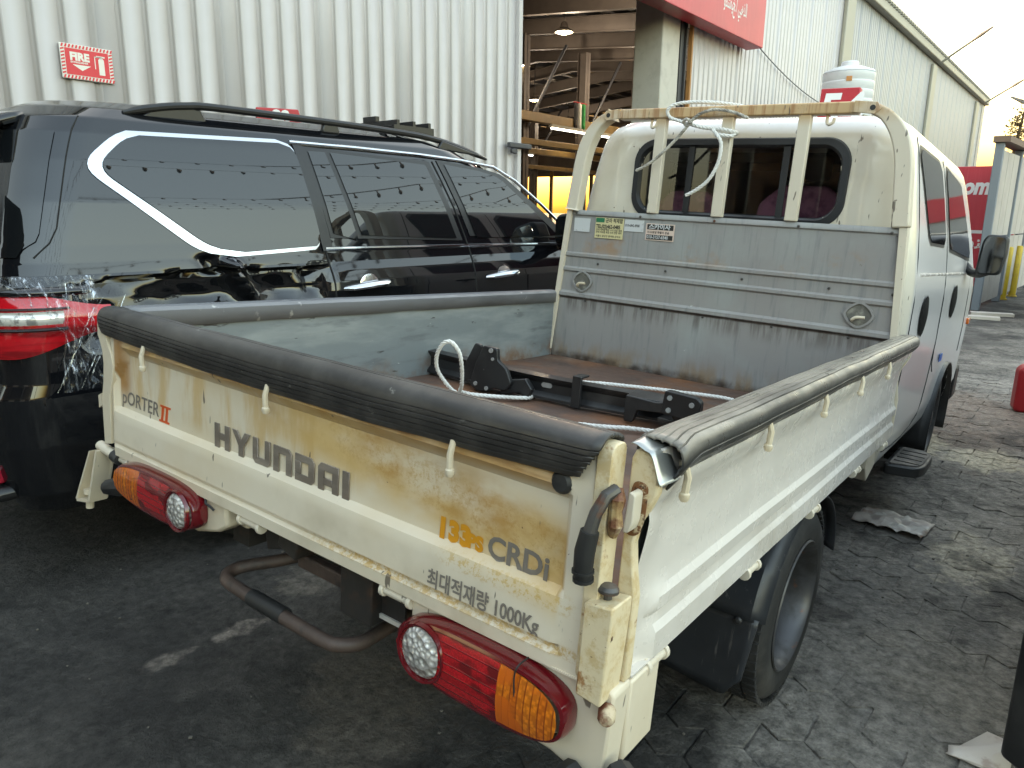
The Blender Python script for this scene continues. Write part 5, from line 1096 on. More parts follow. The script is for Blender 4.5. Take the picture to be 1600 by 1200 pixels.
for s in (1, -1):
    def rim_pt(u, z, off, s=s):
        """u 0 = on the rear face, 1 = round the corner on the flank"""
        hw, yr, yf, rad = interp(LOW, z); L0 = .34; L1 = rad*pi/2; L2 = .16; d = u*(L0+L1+L2)
        if d < L0: p = (hw-rad-L0+d, yr); nrm = (0, -1)
        elif d < L0+L1: a = -pi/2 + (d-L0)/rad; p = (hw-rad+rad*cos(a), yr+rad+rad*sin(a)); nrm = (cos(a), sin(a))
        else: p = (hw, yr+rad+d-L0-L1); nrm = (1, 0)
        return (s*(p[0]+nrm[0]*off), p[1]+nrm[1]*off, z)
    def tl(name, u0, u1, za, zb, mt, off, par, taper=True):
        mb = MB()
        def fn(u, v):
            uu = lerp(u0, u1, u); t = sm(.62, 1.0, uu) if taper else 0
            z0 = lerp(za, lerp(za, 1.03, .75), t); z1 = lerp(zb, lerp(zb, 1.03, .45), t)
            return rim_pt(uu, lerp(z0, z1, v), off + .012*sin(pi*v))
        mb.grid(fn, 30, 8, flip=s < 0); return mb.build(name, mt, par)
    lm = tl('tail_lamp', 0, 1, .925, 1.145, M['suvred'], .010, body)
    tl('clear_lens', .05, .80, 1.035, 1.085, M['suvclear'], .018, lm, False); tl('lamp_bar', .05, .82, 1.018, 1.030, M['suvplastic'], .022, lm, False); tl('lamp_bar', .05, .82, 1.090, 1.098, M['suvplastic'], .022, lm, False); tl('lamp_cap', 0, .9, 1.135, 1.165, M['suvpaint'], .018, lm, False)
mb = MB(); mb.box((-.70, .045, .46), (.83, .085, .52)); mb.build('bumper_reflector', weather('reflector', (.35, .01, .03, 1), .2, coat=.6), body, bevel=.008)
mb = MB(); mb.box((-.80, .035, .40), (.87, .25, .452)); mb.build('bumper_skirt', M['suvplastic'], body, bevel=.02)
# bonnet crown
mb = MB(); mb.grid(lambda u, v: (lerp(-.90, .90, u), lerp(3.45, 4.92, v), 1.205 + .05*sin(pi*u)*(1-.6*v) - .10*v**3 - .03*abs(2*u-1)**4), 20, 20); mb.build('bonnet', M['suvpaint'], body)
mb = MB(); mb.grid(lambda u, v: (lerp(-.80, .80, u)*(1-.09*v), interp(UP, lerp(1.22, 1.72, v))[2] + .006 - .08*abs(2*u-1)**4, lerp(1.22, 1.72, v)), 20, 10, flip=True); mb.build('windscreen', M['privacy'], green)
# roof tray with low bars at the front, and the seam of the hatch
mb = MB()
for y in (2.05, 2.16, 2.27): mb.box((-.50, y, 1.872), (.70, y+.018, 1.898))
for x in (-.5, -.1, .3, .68): mb.box((x, 2.03, 1.83), (x+.02, 2.31, 1.872))
mb.box((.42, 2.045, 1.898), (.53, 2.07, 1.925)); mb.build('roof_tray', M['suvplastic'], green)
mb = MB(); mb.tube([wrap_pt(UP, glass_edge(z) + .05, z, .0005) for z in [1.76 - .05*k for k in range(11)]], .003, n=6); mb.build('hatch_seam', M['seam'], green)
# crumpled cling film taped round the lamp corner
film_m, fnt, fp = nodes('cling_film'); fnt.nodes.remove(fp)
tr = fnt.nodes.new('ShaderNodeBsdfTransparent'); gl_ = fnt.nodes.new('ShaderNodeBsdfGlossy'); gl_.inputs['Roughness'].default_value = .12; gl_.inputs['Color'].default_value = (.9, .95, 1, 1)
tcn = fnt.nodes.new('ShaderNodeTexCoord'); nv = noise_n(fnt, tcn.outputs['Object'], 22, 5, .7, (1, 2.2, .45), dist=1.0); fac = mrange(fnt, nv, .50, .72, .03, .75)
df = fnt.nodes.new('ShaderNodeBsdfDiffuse'); df.inputs[0].default_value = (.7, .75, .8, 1); m1 = fnt.nodes.new('ShaderNodeMixShader'); m1.inputs[0].default_value = .3; fnt.links.new(gl_.outputs[0], m1.inputs[1]); fnt.links.new(df.outputs[0], m1.inputs[2])
m2 = fnt.nodes.new('ShaderNodeMixShader'); fnt.links.new(fac, m2.inputs[0]); fnt.links.new(tr.outputs[0], m2.inputs[1]); fnt.links.new(m1.outputs[0], m2.inputs[2]); fnt.links.new(m2.outputs[0], fnt.nodes['Material Output'].inputs[0])
mb = MB()
def filmf(u, v):
    z = lerp(.80, 1.20, v); w = .06 + .15*abs(v-.5)*1.6; y = lerp(.33 - w*.9, .33 + w*.9, u) - .16*(v-.5)
    c = .030 + .028*nz(u*9, v*5, 3) + .02*nz(u*22, v*9, 8)
    hw, yr, yf, rad = interp(LOW, z); x = hw
    if y < yr + rad: a = min(1, (yr+rad-y)/rad); x = hw - rad + rad*sqrt(max(0, 1-a*a))
    return (x + c, y, z)
mb.grid(filmf, 50, 50); mb.build('cling_film', film_m, body)
mb = MB()
for i in range(9):
    p = []; a0 = random.uniform(.22, .42); a1 = random.uniform(.28, .50); z0 = random.uniform(.80, .9); z1 = random.uniform(1.08, 1.2)
    for k in range(9): t = k/8; y = lerp(a0, a1, t) + .01*nz(i, k*.7); z = lerp(z0, z1, t); p.append((suv_w(z) + .045 + .015*nz(i*3, k*.9), y, z))
    mb.tube(p, [.002 + .004*abs(nz(i*5, k)) for k in range(9)], n=5)
mb.build('film_folds', film_m, body)
# roof number plates
def roof_plate(name, label, txt, Mx, w, h):
    mb = MB(); mb.prism([(-w/2, 0), (w/2, 0), (w/2-.02, h), (-w/2-.0, h)], 'y', -.02, .02); o = mb.build(name, red_plate, None, Mx, bevel=.005); tag(o, label, 'number plate', 'red lot number plates on vehicle roofs')
    mb = MB(); text_bm(txt, h*1.05, mb, lambda u, v, q: (u, -.0215, h*.13+v), bold=.006, align='CENTER', shear=.1); mb.build('number', white_print, o)
roof_plate('roof_number_plate', 'red plate numbered 90 standing on the black vehicle roof', '90', Matrix.Translation((-3.30, 2.30, 1.838)) @ Matrix.Rotation(radians(62), 4, 'Z'), .22, .078)
roof_plate('roof_number_plate', 'red plate numbered 54 standing on the white cab roof', '54', TM @ Matrix.Translation((.268, 2.80, 1.885)), .19, .185)

# ================================================================== CARGO IN THE BED (truck frame)
def bpt(p): return TM @ Vector(p)
bt = thing('bumper_beam', 'black stamped steel bumper beam with bolt brackets lying on rusty bed floor', 'car part', M=TM @ Matrix.Translation((-.20, 1.255, .738)) @ Matrix.Rotation(radians(4), 4, 'Z'))
mb = MB(); L0, L1 = -.59, .49
sec = [(-.02, .0), (.03, .0), (.03, .006), (-.010, .010), (.006, .030), (.006, .075), (-.012, .098), (.022, .105), (.022, .111), (-.022, .106), (-.018, .095), (-.002, .073), (-.002, .032), (-.020, .012)]
NSB = 14; vs = []
for i in range(NSB+1):
    t = i/NSB; x = lerp(L0, L1, t); bow = .05*(2*t-1)**2
    for (a, b) in sec: vs.append((x, a + bow, b*(.82-.08*t) + .004))
k = len(sec); mb.add(vs, [(i*k+j, (i+1)*k+j, (i+1)*k+(j+1) % k, i*k+(j+1) % k) for i in range(NSB) for j in range(k)] + [tuple(range(k)), tuple(NSB*k+j for j in range(k-1, -1, -1))]); mb.build('beam', M['beamblack'], bt, ang=25)
mb = MB(); mb.prism(round_poly([(-.225, -.0), (-.17, .02), (-.12, .02), (-.10, .05), (-.125, .10), (-.165, .125), (-.17, .168), (-.232, .172), (-.262, .10), (-.285, .015), (-.25, -.002)], .010), 'y', -.075, -.055); mb.prism(round_poly([(-.335, .02), (-.29, .03), (-.26, .165), (-.29, .17), (-.33, .09)], .01), 'y', -.045, -.03); mb.prism([(-.16, .05), (-.05, .075), (-.02, .04), (-.04, -.002), (-.07, .02), (-.15, .0)], 'y', -.06, -.035); mb.box((-.29, -.055, .02), (-.12, .02, .03)); b1 = mb.build('mount_bracket', M['beamblack'], bt, bevel=.003)
for (x, z, r) in ((-.195, .158, .009), (-.255, .025, .008), (-.205, .015, .008), (-.185, .128, .006)):
    mb = MB(); mb.cyl((x, -.079, z), (x, -.0745, z), r, n=14); mb.build('bolt_hole', M['zinc'], b1)
mb = MB(); mb.box((.125, -.032, .0), (.160, -.020, .112)); mb.box((.125, -.032, .106), (.160, .028, .114)); mb.build('strap', M['beamblack'], bt, bevel=.002)
mb = MB(); mb.prism(round_poly([(.34, -.0), (.372, .0), (.385, .045), (.50, .055), (.52, .025), (.58, .03), (.60, .09), (.585, .12), (.49, .132), (.48, .09), (.45, .084), (.34, .09)], .008), 'y', -.055, -.035); mb.box((.34, -.05, .086), (.47, .03, .093), rot=Matrix.Rotation(.12, 3, 'X')); mb.prism(round_poly([(.48, .06), (.60, .052), (.607, .115), (.592, .13), (.485, .137)], .012), 'y', -.09, -.06); mb.box((.46, -.06, .025), (.57, .03, .038)); b2 = mb.build('mount_bracket', M['beamblack'], bt, bevel=.003)
for (x, z) in ((.505, .115), (.578, .105), (.505, .075)): mb = MB(); mb.cyl((x, -.094, z), (x, -.089, z), .0085, n=12); mb.build('bolt_hole', M['zinc'], b2)
mb = MB(); mb.prism(stadium(-.02+.03, .055, .022, .009, 6), 'y', -.0065, -.003); mb.build('slot', M['zinc'], bt)
mb = MB(); mb.cyl((-.50, -.006, .06), (-.50, -.002, .06), .005, n=8); mb.build('bolt_hole', M['zinc'], bt)
mb = MB(); mb.tube([(.62, 1.74, .745), (.67, 1.74, .745), (.72, 1.75, .745)], .02, n=10); o = mb.build('tube_stub', M['plastic'], None, TM); tag(o, 'short black tube lying in bed corner by side gate', 'tube')
# twisted rope: three helical strands
def rope(pts, r, M_, mat_, name, label, cat='rope', group=None, n=10, closed=False, parent=None):
    path = smooth_path(pts, n, closed); mb = MB(); N = len(path); Ltot = 0; acc = [0]
    for a, b in zip(path, path[1:]): Ltot += (b-a).length; acc.append(Ltot)
    res = max(N, int(Ltot / (r*.9))); pp = []
    j = 0
    for i in range(res+1):
        d = Ltot*i/res
        while j < N-2 and acc[j+1] < d: j += 1
        t = (d-acc[j])/max(1e-9, acc[j+1]-acc[j]); pp.append(path[j].lerp(path[j+1], t))
    Tn = [(pp[min(i+1, res)]-pp[max(i-1, 0)]).normalized() for i in range(res+1)]; u = Tn[0].orthogonal().normalized(); fr = []
    for i in range(res+1):
        u = (u - Tn[i]*u.dot(Tn[i])).normalized(); fr.append((u.copy(), Tn[i].cross(u)))
    for s in range(3):
        st = []
        for i in range(res+1):
            a = 2*pi*s/3 + (Ltot*i/res)/(r*6.5)*2*pi; st.append(pp[i] + (fr[i][0]*cos(a) + fr[i][1]*sin(a))*r*.48)
        mb.tube(st, r*.60, n=6)
    o = mb.build(name, mat_, parent, M_); 
    if label: tag(o, label, cat, group)
    return o
F = .745
loop = [(.30, 1.20, F), (.22, 1.13, F), (.12, 1.06, F), (-.05, 1.0, F)]
rope([(.55, 1.62, F), (.30, 1.86, F), (.078, 1.81, F), (-.08, 1.74, F), (-.242, 1.643, F), (-.30, 1.45, F+.01), (-.27, 1.30, F-.005), (-.232, 1.20, F), (-.30, 1.13, F), (-.38, 1.075, F), (-.433, 1.06, F+.005), (-.405, 1.03, .78), (-.375, .99, .85), (-.370, .965, .91), (-.392, .945, .945), (-.42, .935, .935), (-.455, .945, .885), (-.468, .97, .83), (-.455, 1.01, .775), (-.43, 1.04, F), (-.30, 1.02, F), (-.05, .98, F), (.14, 1.07, F), (.23, 1.137, F), (.40, 1.20, F)], .0072, TM, M['rope'], 'rope', 'long white twisted rope looped round the bumper beam in bed')
gy = 2.116
r1 = rope([(.04, gy+.075, 1.90), (-.06, gy+.05, 1.912), (-.175, gy+.02, 1.913), (-.235, gy-.004, 1.90), (-.258, gy-.008, 1.875), (-.245, gy, 1.85), (-.20, gy, 1.835), (-.155, gy-.01, 1.822), (-.10, gy-.008, 1.808), (-.05, gy, 1.802), (.0, gy-.012, 1.797), (.035, gy+.0, 1.79), (.045, gy+.03, 1.788), (.02, gy+.065, 1.786), (-.03, gy+.04, 1.782), (-.03, gy, 1.776), (.0, gy-.014, 1.774), (.036, gy, 1.772), (.04, gy+.03, 1.79), (.0, gy+.064, 1.80), (-.035, gy+.03, 1.80), (-.04, gy-.01, 1.795), (-.018, gy-.022, 1.775), (.004, gy-.024, 1.745), (.008, gy-.022, 1.70), (-.002, gy-.02, 1.65), (-.030, gy-.02, 1.595), (-.075, gy-.02, 1.555), (-.123, gy-.02, 1.528)], .0075, TM, M['rope'], 'rope', 'white rope knotted round the guard bars with a dangling end')
o = rope([(-.381, gy-.004, 1.627), (-.32, gy-.012, 1.655), (-.27, gy-.016, 1.69), (-.21, gy-.012, 1.75), (-.165, gy-.014, 1.80), (-.145, gy-.022, 1.825), (-.155, gy-.024, 1.838), (-.175, gy-.016, 1.832), (-.165, gy-.006, 1.815), (-.14, gy-.02, 1.822), (-.13, gy-.016, 1.84), (-.10, gy-.014, 1.862), (-.05, gy-.016, 1.874), (.0, gy-.016, 1.870), (.05, gy-.018, 1.858), (.103, gy-.02, 1.837)], .0065, TM, M['rope_dirty'], 'rope', 'greyed thinner rope knotted on the white rope at guard frame')

# ================================================================== YARD BEYOND AND SMALL THINGS
# water tank on a steel stand
tk = thing('water_tank', 'white ribbed plastic water tank with domed lid on a steel stand', 'tank', loc=(-4.40, 16.0, 0))
M['tankw'] = plain('white_plastic', (.66, .69, .70, 1), .35); R = .475
mb = MB(); pf = [(0, 3.28), (R*.98, 3.28)]
for k in range(5): z = 3.30 + k*.165; pf += [(R, z+.01), (R, z+.12), (R*.972, z+.138), (R*.972, z+.150)]
pf += [(R, 4.10), (R*.95, 4.135), (R*.6, 4.20), (R*.36, 4.23), (R*.34, 4.23), (R*.34, 4.29), (R*.30, 4.315), (0, 4.325)]
mb.lathe(pf, (0, 0, 0), (0, 0, 1), n=40); mb.build('tank_shell', M['tankw'], tk)
mb = MB(); mb.box((-.03, -R-.012, 3.90), (.07, -R+.02, 3.985), rot=Matrix.Rotation(.25, 3, 'Z'), piv=(0, 0, 3.9)); mb.build('label_patch', plain('orange_patch', (.5, .22, .06, 1), .5), tk)
for sx_ in (-1, 1):
    for sy_ in (-1, 1): mb = MB(); mb.box((sx_*.4-.03, sy_*.4-.03, 0), (sx_*.4+.03, sy_*.4+.03, 3.20)); mb.build('leg', M['flash'], tk)
mb = MB(); mb.box((-.48, -.48, 3.20), (.48, .48, 3.278)); mb.build('platform', M['flash'], tk)
# street lamp arms along the eaves, each its own lamp
for (y, h, lb) in ((32.0, 7.2, 'grey lamp on a slanting arm at the eaves above a middle downpipe cover'), (44.2, 7.2, 'grey lamp on a slanting arm at the eaves beside the end corner')):
    r = thing('wall_lamp', lb, 'lamp', loc=(WX_+.35, y, h-.35), group='lamps on slanting arms along the eaves')
    mb = MB(); mb.tube([(0, 0, 0), (.5, -.25, .28), (1.0, -.5, .55)], .045, n=8); mb.build('arm', M['flash'], r)
    mb = MB(); mb.tube([(.95, -.48, .52), (1.2, -.6, .66), (1.55, -.78, .84)], [.06, .10, .05], n=8, flat=.5); mb.build('lamp_head', M['purlin'], r)
r = thing('street_lamp', 'tall street lamp with drooping double head beyond the panel fence', 'lamp', loc=(-3.2, 40, 0))
mb = MB(); mb.tube([(.12, 0, 0), (.12, 0, 6.1)], .06, n=8); mb.build('pole', M['hsteel'], r); mb = MB(); mb.tube([(.12, 0, 6.05), (-.2, 0, 6.18), (-.5, 0, 6.25), (-1.0, 0, 6.5)], [.05, .07, .12, .05], n=8, flat=.5); mb.tube([(.12, 0, 6.05), (.7, 0, 6.3)], .05, n=6); mb.build('lamp_head', M['hsteel'], r)
# bare palm like tree at the far edge
r = thing('bare_tree', 'bare brown tree with ragged twigs behind the panel fence', 'tree', loc=(-2.9, 31, 0)); bark = plain('bark', (.10, .065, .035, 1), .9)
mb = MB(); mb.tube([(0, 0, 0), (.02, 0, 2.0), (-.03, 0, 3.4), (.1, 0, 5.0)], [.12, .10, .07, .03], n=7); mb.build('trunk', bark, r)
mb = MB(); rnd = random.Random(5)
for k in range(150):
    z = rnd.uniform(2.6, 5.0); a = rnd.uniform(0, 2*pi); L = rnd.uniform(.2, .55); p0 = Vector((.0, 0, z)); d = Vector((cos(a), sin(a), rnd.uniform(-.5, .6))).normalized()
    mb.tube([p0, p0 + d*L*.6, p0 + d*L + Vector((0, 0, -.08))], [.014, .010, .003], n=4)
    for q in range(3): b = p0 + d*L*rnd.uniform(.3, .9); mb.add([b, b+Vector((rnd.uniform(-.1, .1), rnd.uniform(-.1, .1), rnd.uniform(-.08, .08))), b+Vector((rnd.uniform(-.06, .06), 0, .07))], [(0, 1, 2)])
mb.build('crown', plain('dry_leaf', (.16, .10, .04, 1), .9), r)
# red billboard behind the fence
bb = thing('billboard', 'red billboard with white lettering standing behind the panel fence', 'billboard', loc=(-2.5, 16.4, 0))
mb = MB(); mb.box((-.75, 0, .15), (1.15, .06, 2.34)); mb.build('board', M['redsign'], bb, bevel=.01)
bp = plain('billboard_white', (.78, .76, .74, 1), .5)
mb = MB(); text_bm('com', .40, mb, lambda u, v, w: (.10+u*.80, -.004, 1.85+v), bold=.018, shear=.18); text_bm('ﻒﻨﺗ', .32, mb, lambda u, v, w: (.22+u, -.004, .86+v), bold=.006); mb.box((-.7, -.004, 1.13), (1.1, -.002, 1.19)); mb.build('lettering', bp, bb)
for x in (-.6, 1.0): mb = MB(); mb.box((x-.04, .065, 0), (x+.04, .14, 2.2)); mb.build('post', M['flash'], bb)
# panel fence: steel posts, infill boards each one its own
fn = thing('panel_fence', 'tall fence of pale boards between grey steel posts beside the yard', 'fence', loc=(-1.45, 13.6, 0))
M['fpost'] = plain('blue_grey_steel', (.20, .225, .25, 1), .4); M['fboard'] = weather('pale_board', (.50, .46, .41, 1), .55, layers=[dict(col=(.4, .36, .32, 1), scale=2, lo=.4, hi=.7, amt=.6)]); M['frail'] = plain('brown_rail', (.20, .13, .09, 1), .6)
fdir = Vector((.055, 1, 0)).normalized(); H_ = 2.52
def fpos(d, off=0): return fdir*d + Vector((off, 0, 0))
for k in range(4):
    p = fpos(k*1.75); mb = MB(); mb.box((p.x-.075, p.y-.05, 0), (p.x+.045, p.y+.06, H_)); mb.build('post', M['fpost'], fn, bevel=.01)
for k in range(3):
    for j in range(3):
        p0 = fpos(k*1.75 + .12 + j*.51); p1 = fpos(k*1.75 + .12 + j*.51 + .485)
        for z0, z1 in ((.10, 1.12), (1.145, H_-.10)):
            mb = MB(); mb.add([(p0.x-.02, p0.y, z0), (p0.x+.02, p0.y, z0), (p1.x+.02, p1.y, z0), (p1.x-.02, p1.y, z0), (p0.x-.02, p0.y, z1), (p0.x+.02, p0.y, z1), (p1.x+.02, p1.y, z1), (p1.x-.02, p1.y, z1)], [(0,3,2,1),(4,5,6,7),(0,1,5,4),(1,2,6,5),(2,3,7,6),(3,0,4,7)]); mb.build('board', M['fboard'], fn)
mb = MB(); a, b = fpos(-.1), fpos(5.35); mb.add([(a.x-.1, a.y, H_+.002), (a.x+.12, a.y, H_+.002), (b.x+.12, b.y, H_+.002), (b.x-.1, b.y, H_+.002), (a.x-.1, a.y, H_+.09), (a.x+.12, a.y, H_+.09), (b.x+.12, b.y, H_+.09), (b.x-.1, b.y, H_+.09)], [(0,3,2,1),(4,5,6,7),(0,1,5,4),(1,2,6,5),(2,3,7,6),(3,0,4,7)]); mb.build('top_rail', M['frail'], fn)
# bollards
ybol = weather('yellow_bollard_paint', (.52, .36, .02, 1), .5, layers=[dict(col=(.3, .2, .05, 1), scale=6, lo=.5, hi=.7, amt=.6)])
for (x, y, lab) in ((-1.315, 15.76, 'yellow steel bollard beside the fence, closer to the planks'), (-1.235, 16.55, 'yellow steel bollard beside the fence, farther from the planks')):
    mb = MB(); mb.lathe([(0, .93), (.045, .925), (.058, .90), (.058, 0)], (0, 0, 0), (0, 0, 1), n=16); mb.lathe([(.08, .0), (.08, .02), (.06, .022)], (0, 0, 0), (0, 0, 1), n=16); o = mb.build('bollard', ybol, None, T(x, y, 0)); tag(o, lab, 'bollard', 'yellow bollards by the fence')
# planks on the ground
for (x, y, rz, L, lab) in ((-1.18, 13.0, .25, .55, 'pale plank lying on the yard near the fence, longer one'), (-1.22, 12.45, .15, .40, 'pale plank lying on the yard near the fence, shorter one')):
    mb = MB(); mb.box((-L/2, -.08, .004), (L/2, .08, .05)); o = mb.build('plank', M['fboard'], None, T(x, y, 0, rz), bevel=.004); tag(o, lab, 'plank', 'planks on the ground')
# red jerry can
M['canred'] = weather('red_can_plastic', (.36, .015, .02, 1), .4, layers=[dict(col=(.22, .012, .015, 1), scale=6, lo=.5, hi=.7, amt=.6)])
jc = thing('jerry_can', 'red plastic jerry can standing on the pavers', 'fuel can', M=T(-.225, 6.72, -.003, .25) @ Matrix.Scale(.86, 4))
mb = MB(); mb.prism(round_poly([(-.19, 0), (.19, 0), (.19, .33), (.08, .43), (-.12, .43), (-.19, .38)], .05), 'y', -.09, .09); mb.build('can_body', M['canred'], jc, bevel=.025, seg=3)
mb = MB(); mb.tube(smooth_path([(-.10, 0, .42), (-.06, 0, .475), (.04, 0, .475), (.08, 0, .42)]), .014, n=8); mb.build('handle', M['canred'], jc); mb = MB(); mb.cyl((.14, 0, .37), (.175, 0, .43), .03, n=14); mb.build('cap', M['plastic'], jc)
# litter
def sheet(name, w, d, seed, mt, Mx, lab, cat, amp=.02):
    mb = MB(); mb.grid(lambda u, v: ((u-.5)*w + .012*nz(v*4, seed), (v-.5)*d + .012*nz(u*4, seed+3), .006 + amp*abs(nz(u*3.5+seed, v*3, seed)) + amp*.4*abs(nz(u*9, v*8, seed))), 18, 12); o = mb.build(name, mt, None, Mx, solid=.002, ang=20); tag(o, lab, cat)
M['card'] = weather('crushed_wrapper', (.34, .30, .27, 1), .5, layers=[dict(col=(.5, .48, .44, 1), scale=12, lo=.5, hi=.62, amt=.8), dict(col=(.2, .1, .08, 1), scale=8, lo=.55, hi=.65, amt=.6)])
sheet('crushed_wrapper', .31, .22, 2.3, M['card'], T(-.60, 3.72, .0, -.1), 'crumpled grey brown wrapper lying by the rear tyre', 'litter', .034)
mb = MB(); mb.add([(-.085, -.05, .006), (.06, -.075, .010), (.075, .09, .012), (.01, .10, .016)], [(0, 1, 2, 3)]); mb.grid(lambda u, v: (-.08+.14*u, -.06+.14*v*(.3+.7*u), .012+.006*sin(5*u)*sin(4*v)), 8, 8); o = mb.build('torn_card', weather('torn_white_card', (.55, .50, .45, 1), .6, layers=[dict(col=(.3, .22, .18, 1), scale=9, lo=.55, hi=.65, amt=.7)]), None, T(-.055, 2.17, .0, .1), solid=.002); tag(o, 'torn off-white card on the ground against the dark bumper edge', 'litter')
rnd = random.Random(11); gm = plain('grit', (.13, .12, .105, 1), .8); mb = MB()
for k in range(260):
    x = rnd.uniform(-3.2, -.1); y = rnd.uniform(.7, 6.5); s = rnd.uniform(.0015, .005); c = Vector((x, y, s*.4 + max(0, gz(x, y))))
    mb.box((c.x-s, c.y-s*.8, c.z-s*.5), (c.x+s, c.y+s*.8, c.z+s*.6), rot=Matrix.Rotation(rnd.uniform(0, 3), 3, 'Z'))
mb.build('loose_grit', gm, kind='stuff')
# ------------------------------------------------------------------ other vehicles at the right edge
def small_car(label, paint, Mx, Lc=4.4, hw=.88, Hc=1.46, group=None):
    r = thing('parked_car', label, 'car', M=Mx)
    LO = [(.24, hw*.92, .08, Lc-.10, .18), (.40, hw*.985, .0, Lc-.01, .2), (.62, hw, -.01, Lc, .2), (.80, hw*.985, .02, Lc-.06, .2), (.90, hw*.96, .08, Lc-.20, .2)]
    UPc = [(.89, hw*.95, .25, Lc-1.15, .2), (1.10, hw*.86, .50, Lc-1.55, .2), (1.35, hw*.74, .85, Lc-2.05, .22), (Hc-.04, hw*.66, 1.05, Lc-2.3, .25), (Hc, hw*.45, 1.35, Lc-2.6, .25)]
    for nm, tab, mt, nzz in (('body', LO, paint, 14), ('cabin', UPc, M['privacy'], 12)):
        zz = [lerp(tab[0][0], tab[-1][0], i/nzz) for i in range(nzz+1)]; rings = [ring_pts(*interp(tab, z), z, nr=10, ns=30, rfr=.35) for z in zz]; n = len(rings[0]); V = [p for q in rings for p in q]
        fsx = [(j*n+k, j*n+(k+1) % n, (j+1)*n+(k+1) % n, (j+1)*n+k) for j in range(nzz) for k in range(n)]
        if nm == 'body': fsx = [q for q in fsx if not (abs(sum(V[i][0] for i in q)/4) > hw*.8 and min((sum(V[i][1] for i in q)/4-.85)**2, (sum(V[i][1] for i in q)/4-(Lc-.9))**2) + (sum(V[i][2] for i in q)/4-.33)**2 < .36**2)]
        mb = MB(); mb.add(V, fsx + [tuple(nzz*n+k for k in range(n)), tuple(range(n-1, -1, -1))]); mb.build(nm, mt, r, ang=60)
    mb = MB(); mb.grid(lambda u, v: (lerp(-hw*.62, hw*.62, u), lerp(1.1, Lc-2.35, v), Hc-.02+.03*sin(pi*u)*sin(pi*v)), 10, 8); mb.build('roof_skin', paint, r)
    for s in (-1, 1):
        for wy in (.85, Lc-.9):
            mb = MB(); R = .32; mb.lathe([(R*.6, -.09), (R*.92, -.105), (R, -.07), (R, .07), (R*.92, .105), (R*.66, .09)], (s*hw*.86, wy, R), (s, 0, 0), n=36); w = mb.build('wheel', M['tyre'], r)
            mb = MB(); mb.lathe([(R*.66, .09), (R*.6, .06), (R*.2, .05), (0, .06)], (s*hw*.86, wy, R), (s, 0, 0), n=24); mb.build('rim', M['rim'], w)
        mb = MB(); mb.box((s*hw*.68-.16, -.02, .66), (s*hw*.68+.16, .10, .80)); mb.build('tail_lamp', M['red_lens'], r, bevel=.03)
        mb = MB(); mb.box((s*hw*.68-.17, Lc-.16, .62), (s*hw*.68+.17, Lc-.02, .74)); mb.build('headlight', M['clear_lens'], r, bevel=.03)
        mb = MB(); mb.box((s*(hw+.08)-.09, Lc-1.75, .92), (s*(hw+.08)+.09, Lc-1.6, 1.04)); mb.build('mirror', M['plastic'], r, bevel=.03)
    for y0 in (-.03, Lc-.16): mb = MB(); mb.box((-hw*.94, y0, .22), (hw*.94, y0+.19, .46)); mb.build('bumper', M['plastic'], r, bevel=.04)
    return r
small_car('silver beige car with black bumper parked beyond the red can', weather('beige_metallic', (.30, .27, .22, 1), .3, metal=.3, coat=.5), T(.30, 12.2, 0))
small_car('pale blue white car parked farther off past the yellow bollards', weather('pale_car_white', (.45, .50, .55, 1), .3, coat=.5), Matrix.Translation((-.75, 25.0, 0)) @ Matrix.Rotation(pi, 4, 'Z'))
# car on the right: only its dark rear corner shows
M['vanp'] = weather('pale_green_white', (.42, .47, .44, 1), .4, coat=.3, layers=[dict(col=(.3, .32, .3, 1), scale=4, lo=.5, hi=.7, amt=.5)])
vn = small_car('pale green white car with black rubber strip down its rear corner', M['vanp'], T(.93, 2.05, 0))
mb = MB(); mb.prism(round_poly([(-.945, .0), (-.90, -.035), (-.80, -.045), (-.80, .06), (-.945, .12)], .015), 'z', .10, .90); mb.build('corner_strip', M['plastic'], vn, bevel=.012)
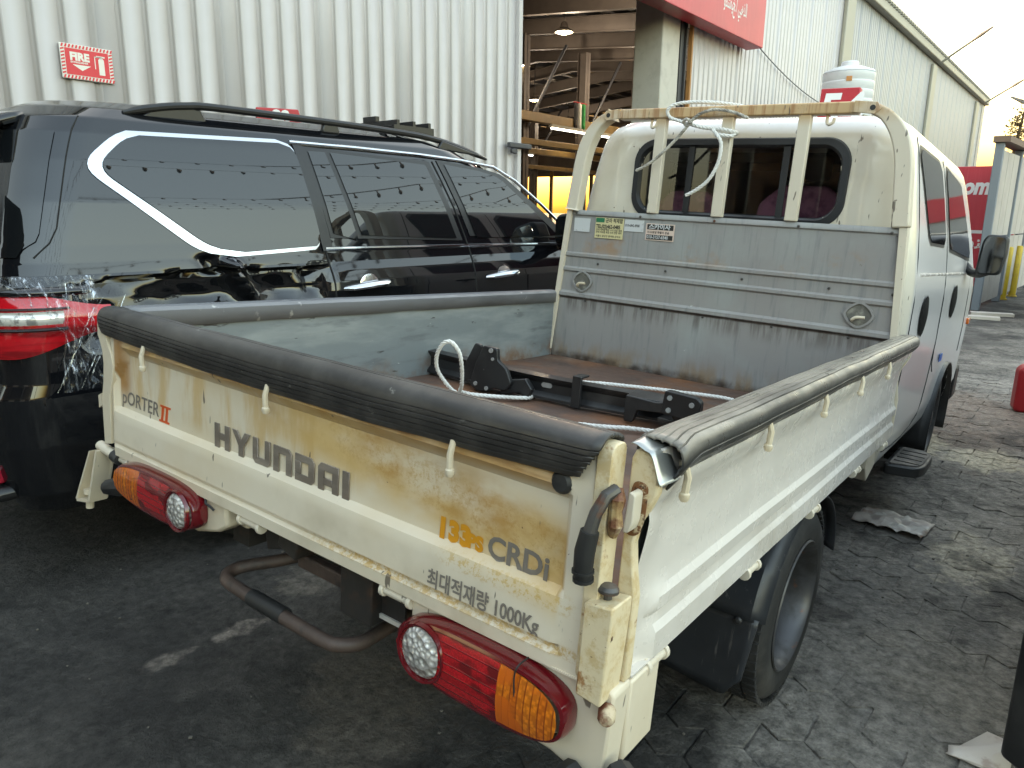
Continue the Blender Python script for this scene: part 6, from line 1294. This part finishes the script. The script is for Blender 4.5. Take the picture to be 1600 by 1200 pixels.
# festoon lights strung over the yard from the eaves to posts (seen mirrored in the dark car)
pole_m = M['fpost']
for k in range(7):
    xk = 1.6 + 1.5*k
    post = thing('festoon_string', 'sagging festoon cable of bulbs strung above the yard between poles', 'string lights', loc=(4.1 + .75*k, -9.0, 0), group='festoon strings over the yard')
    dxk = -4.4
    for yy in (0, 22.0): mb = MB(); mb.cyl((dxk*yy/22, yy, 0), (dxk*yy/22, yy, 6.1), .05, n=8); mb.build('pole', pole_m, post)
    pts = []
    for i in range(61):
        t = i/60; q = (t*2.0) % 1.0; pts.append(Vector((dxk*t, 22.0*t, 6.0 + .25*t - 1.0*4*q*(1-q)*.9)))
    mb = MB(); mb.tube(pts, .007, n=5); cd = mb.build('cable', M['purlin'], post)
    for i in range(1, 60):
        p = pts[i]
        if i == 1 and k == 0:
            mb = MB(); mb.cyl((0, 0, 0), (0, 0, -.05), .012, n=6); mb.lathe([(.013, -.05), (.027, -.075), (.030, -.095), (.018, -.12), (0, -.125)], (0, 0, 0), (0, 0, 1), n=8); bme = mb.build('bulb', M['purlin'], cd); bmesh_ = bme.data; bme.location = p
        else:
            o = bpy.data.objects.new('bulb', bmesh_); COL.link(o); o.parent = cd; o.location = p
# sheds that close the yard behind and at the far right end (seen only as reflections)
sh = thing('storage_shed', 'long pale sheet metal shed with a canopy closing the yard', 'building', loc=(2, -11, 0), group='sheds round the yard')
mb = MB(); mb.box((-9, -4, 0), (9, 0, 5.2)); mb.build('wall', M['clad'], sh)
mb = MB(); mb.add([(-9.5, 3.2, 4.9), (9.5, 3.2, 4.9), (9.5, -4.5, 6.0), (-9.5, -4.5, 6.0)], [(0, 1, 2, 3)]); mb.build('canopy', M['clad2'], sh, solid=.08)
mb = MB(); mb.add([(-7.6, 7.4, 4.6), (-3.2, 7.4, 4.6), (-3.2, 3.1, 4.85), (-7.6, 3.1, 4.85)], [(0, 1, 2, 3)]); mb.build('awning', M['purlin'], sh, solid=.05)
for x in (-9, -4.5, 0, 4.5, 9): mb = MB(); mb.box((x-.08, 2.9, 0), (x+.08, 3.06, 4.9)); mb.build('post', M['fpost'], sh)
for x in (-6, 0, 6): mb = MB(); mb.box((x-1.6, .002, 0), (x+1.6, .05, 3.6)); mb.build('door', M['purlin'], sh)
sh = thing('storage_shed', 'grey shed with a red banner at the far end of the yard', 'building', loc=(11, 37, 0), group='sheds round the yard')
mb = MB(); mb.box((-10.5, 0, 0), (12, 5, 6.5)); mb.build('wall', M['clad2'], sh); mb = MB(); mb.box((-10, -.08, 2.3), (-2, -.02, 3.3)); mb.build('banner', M['redsign'], sh)
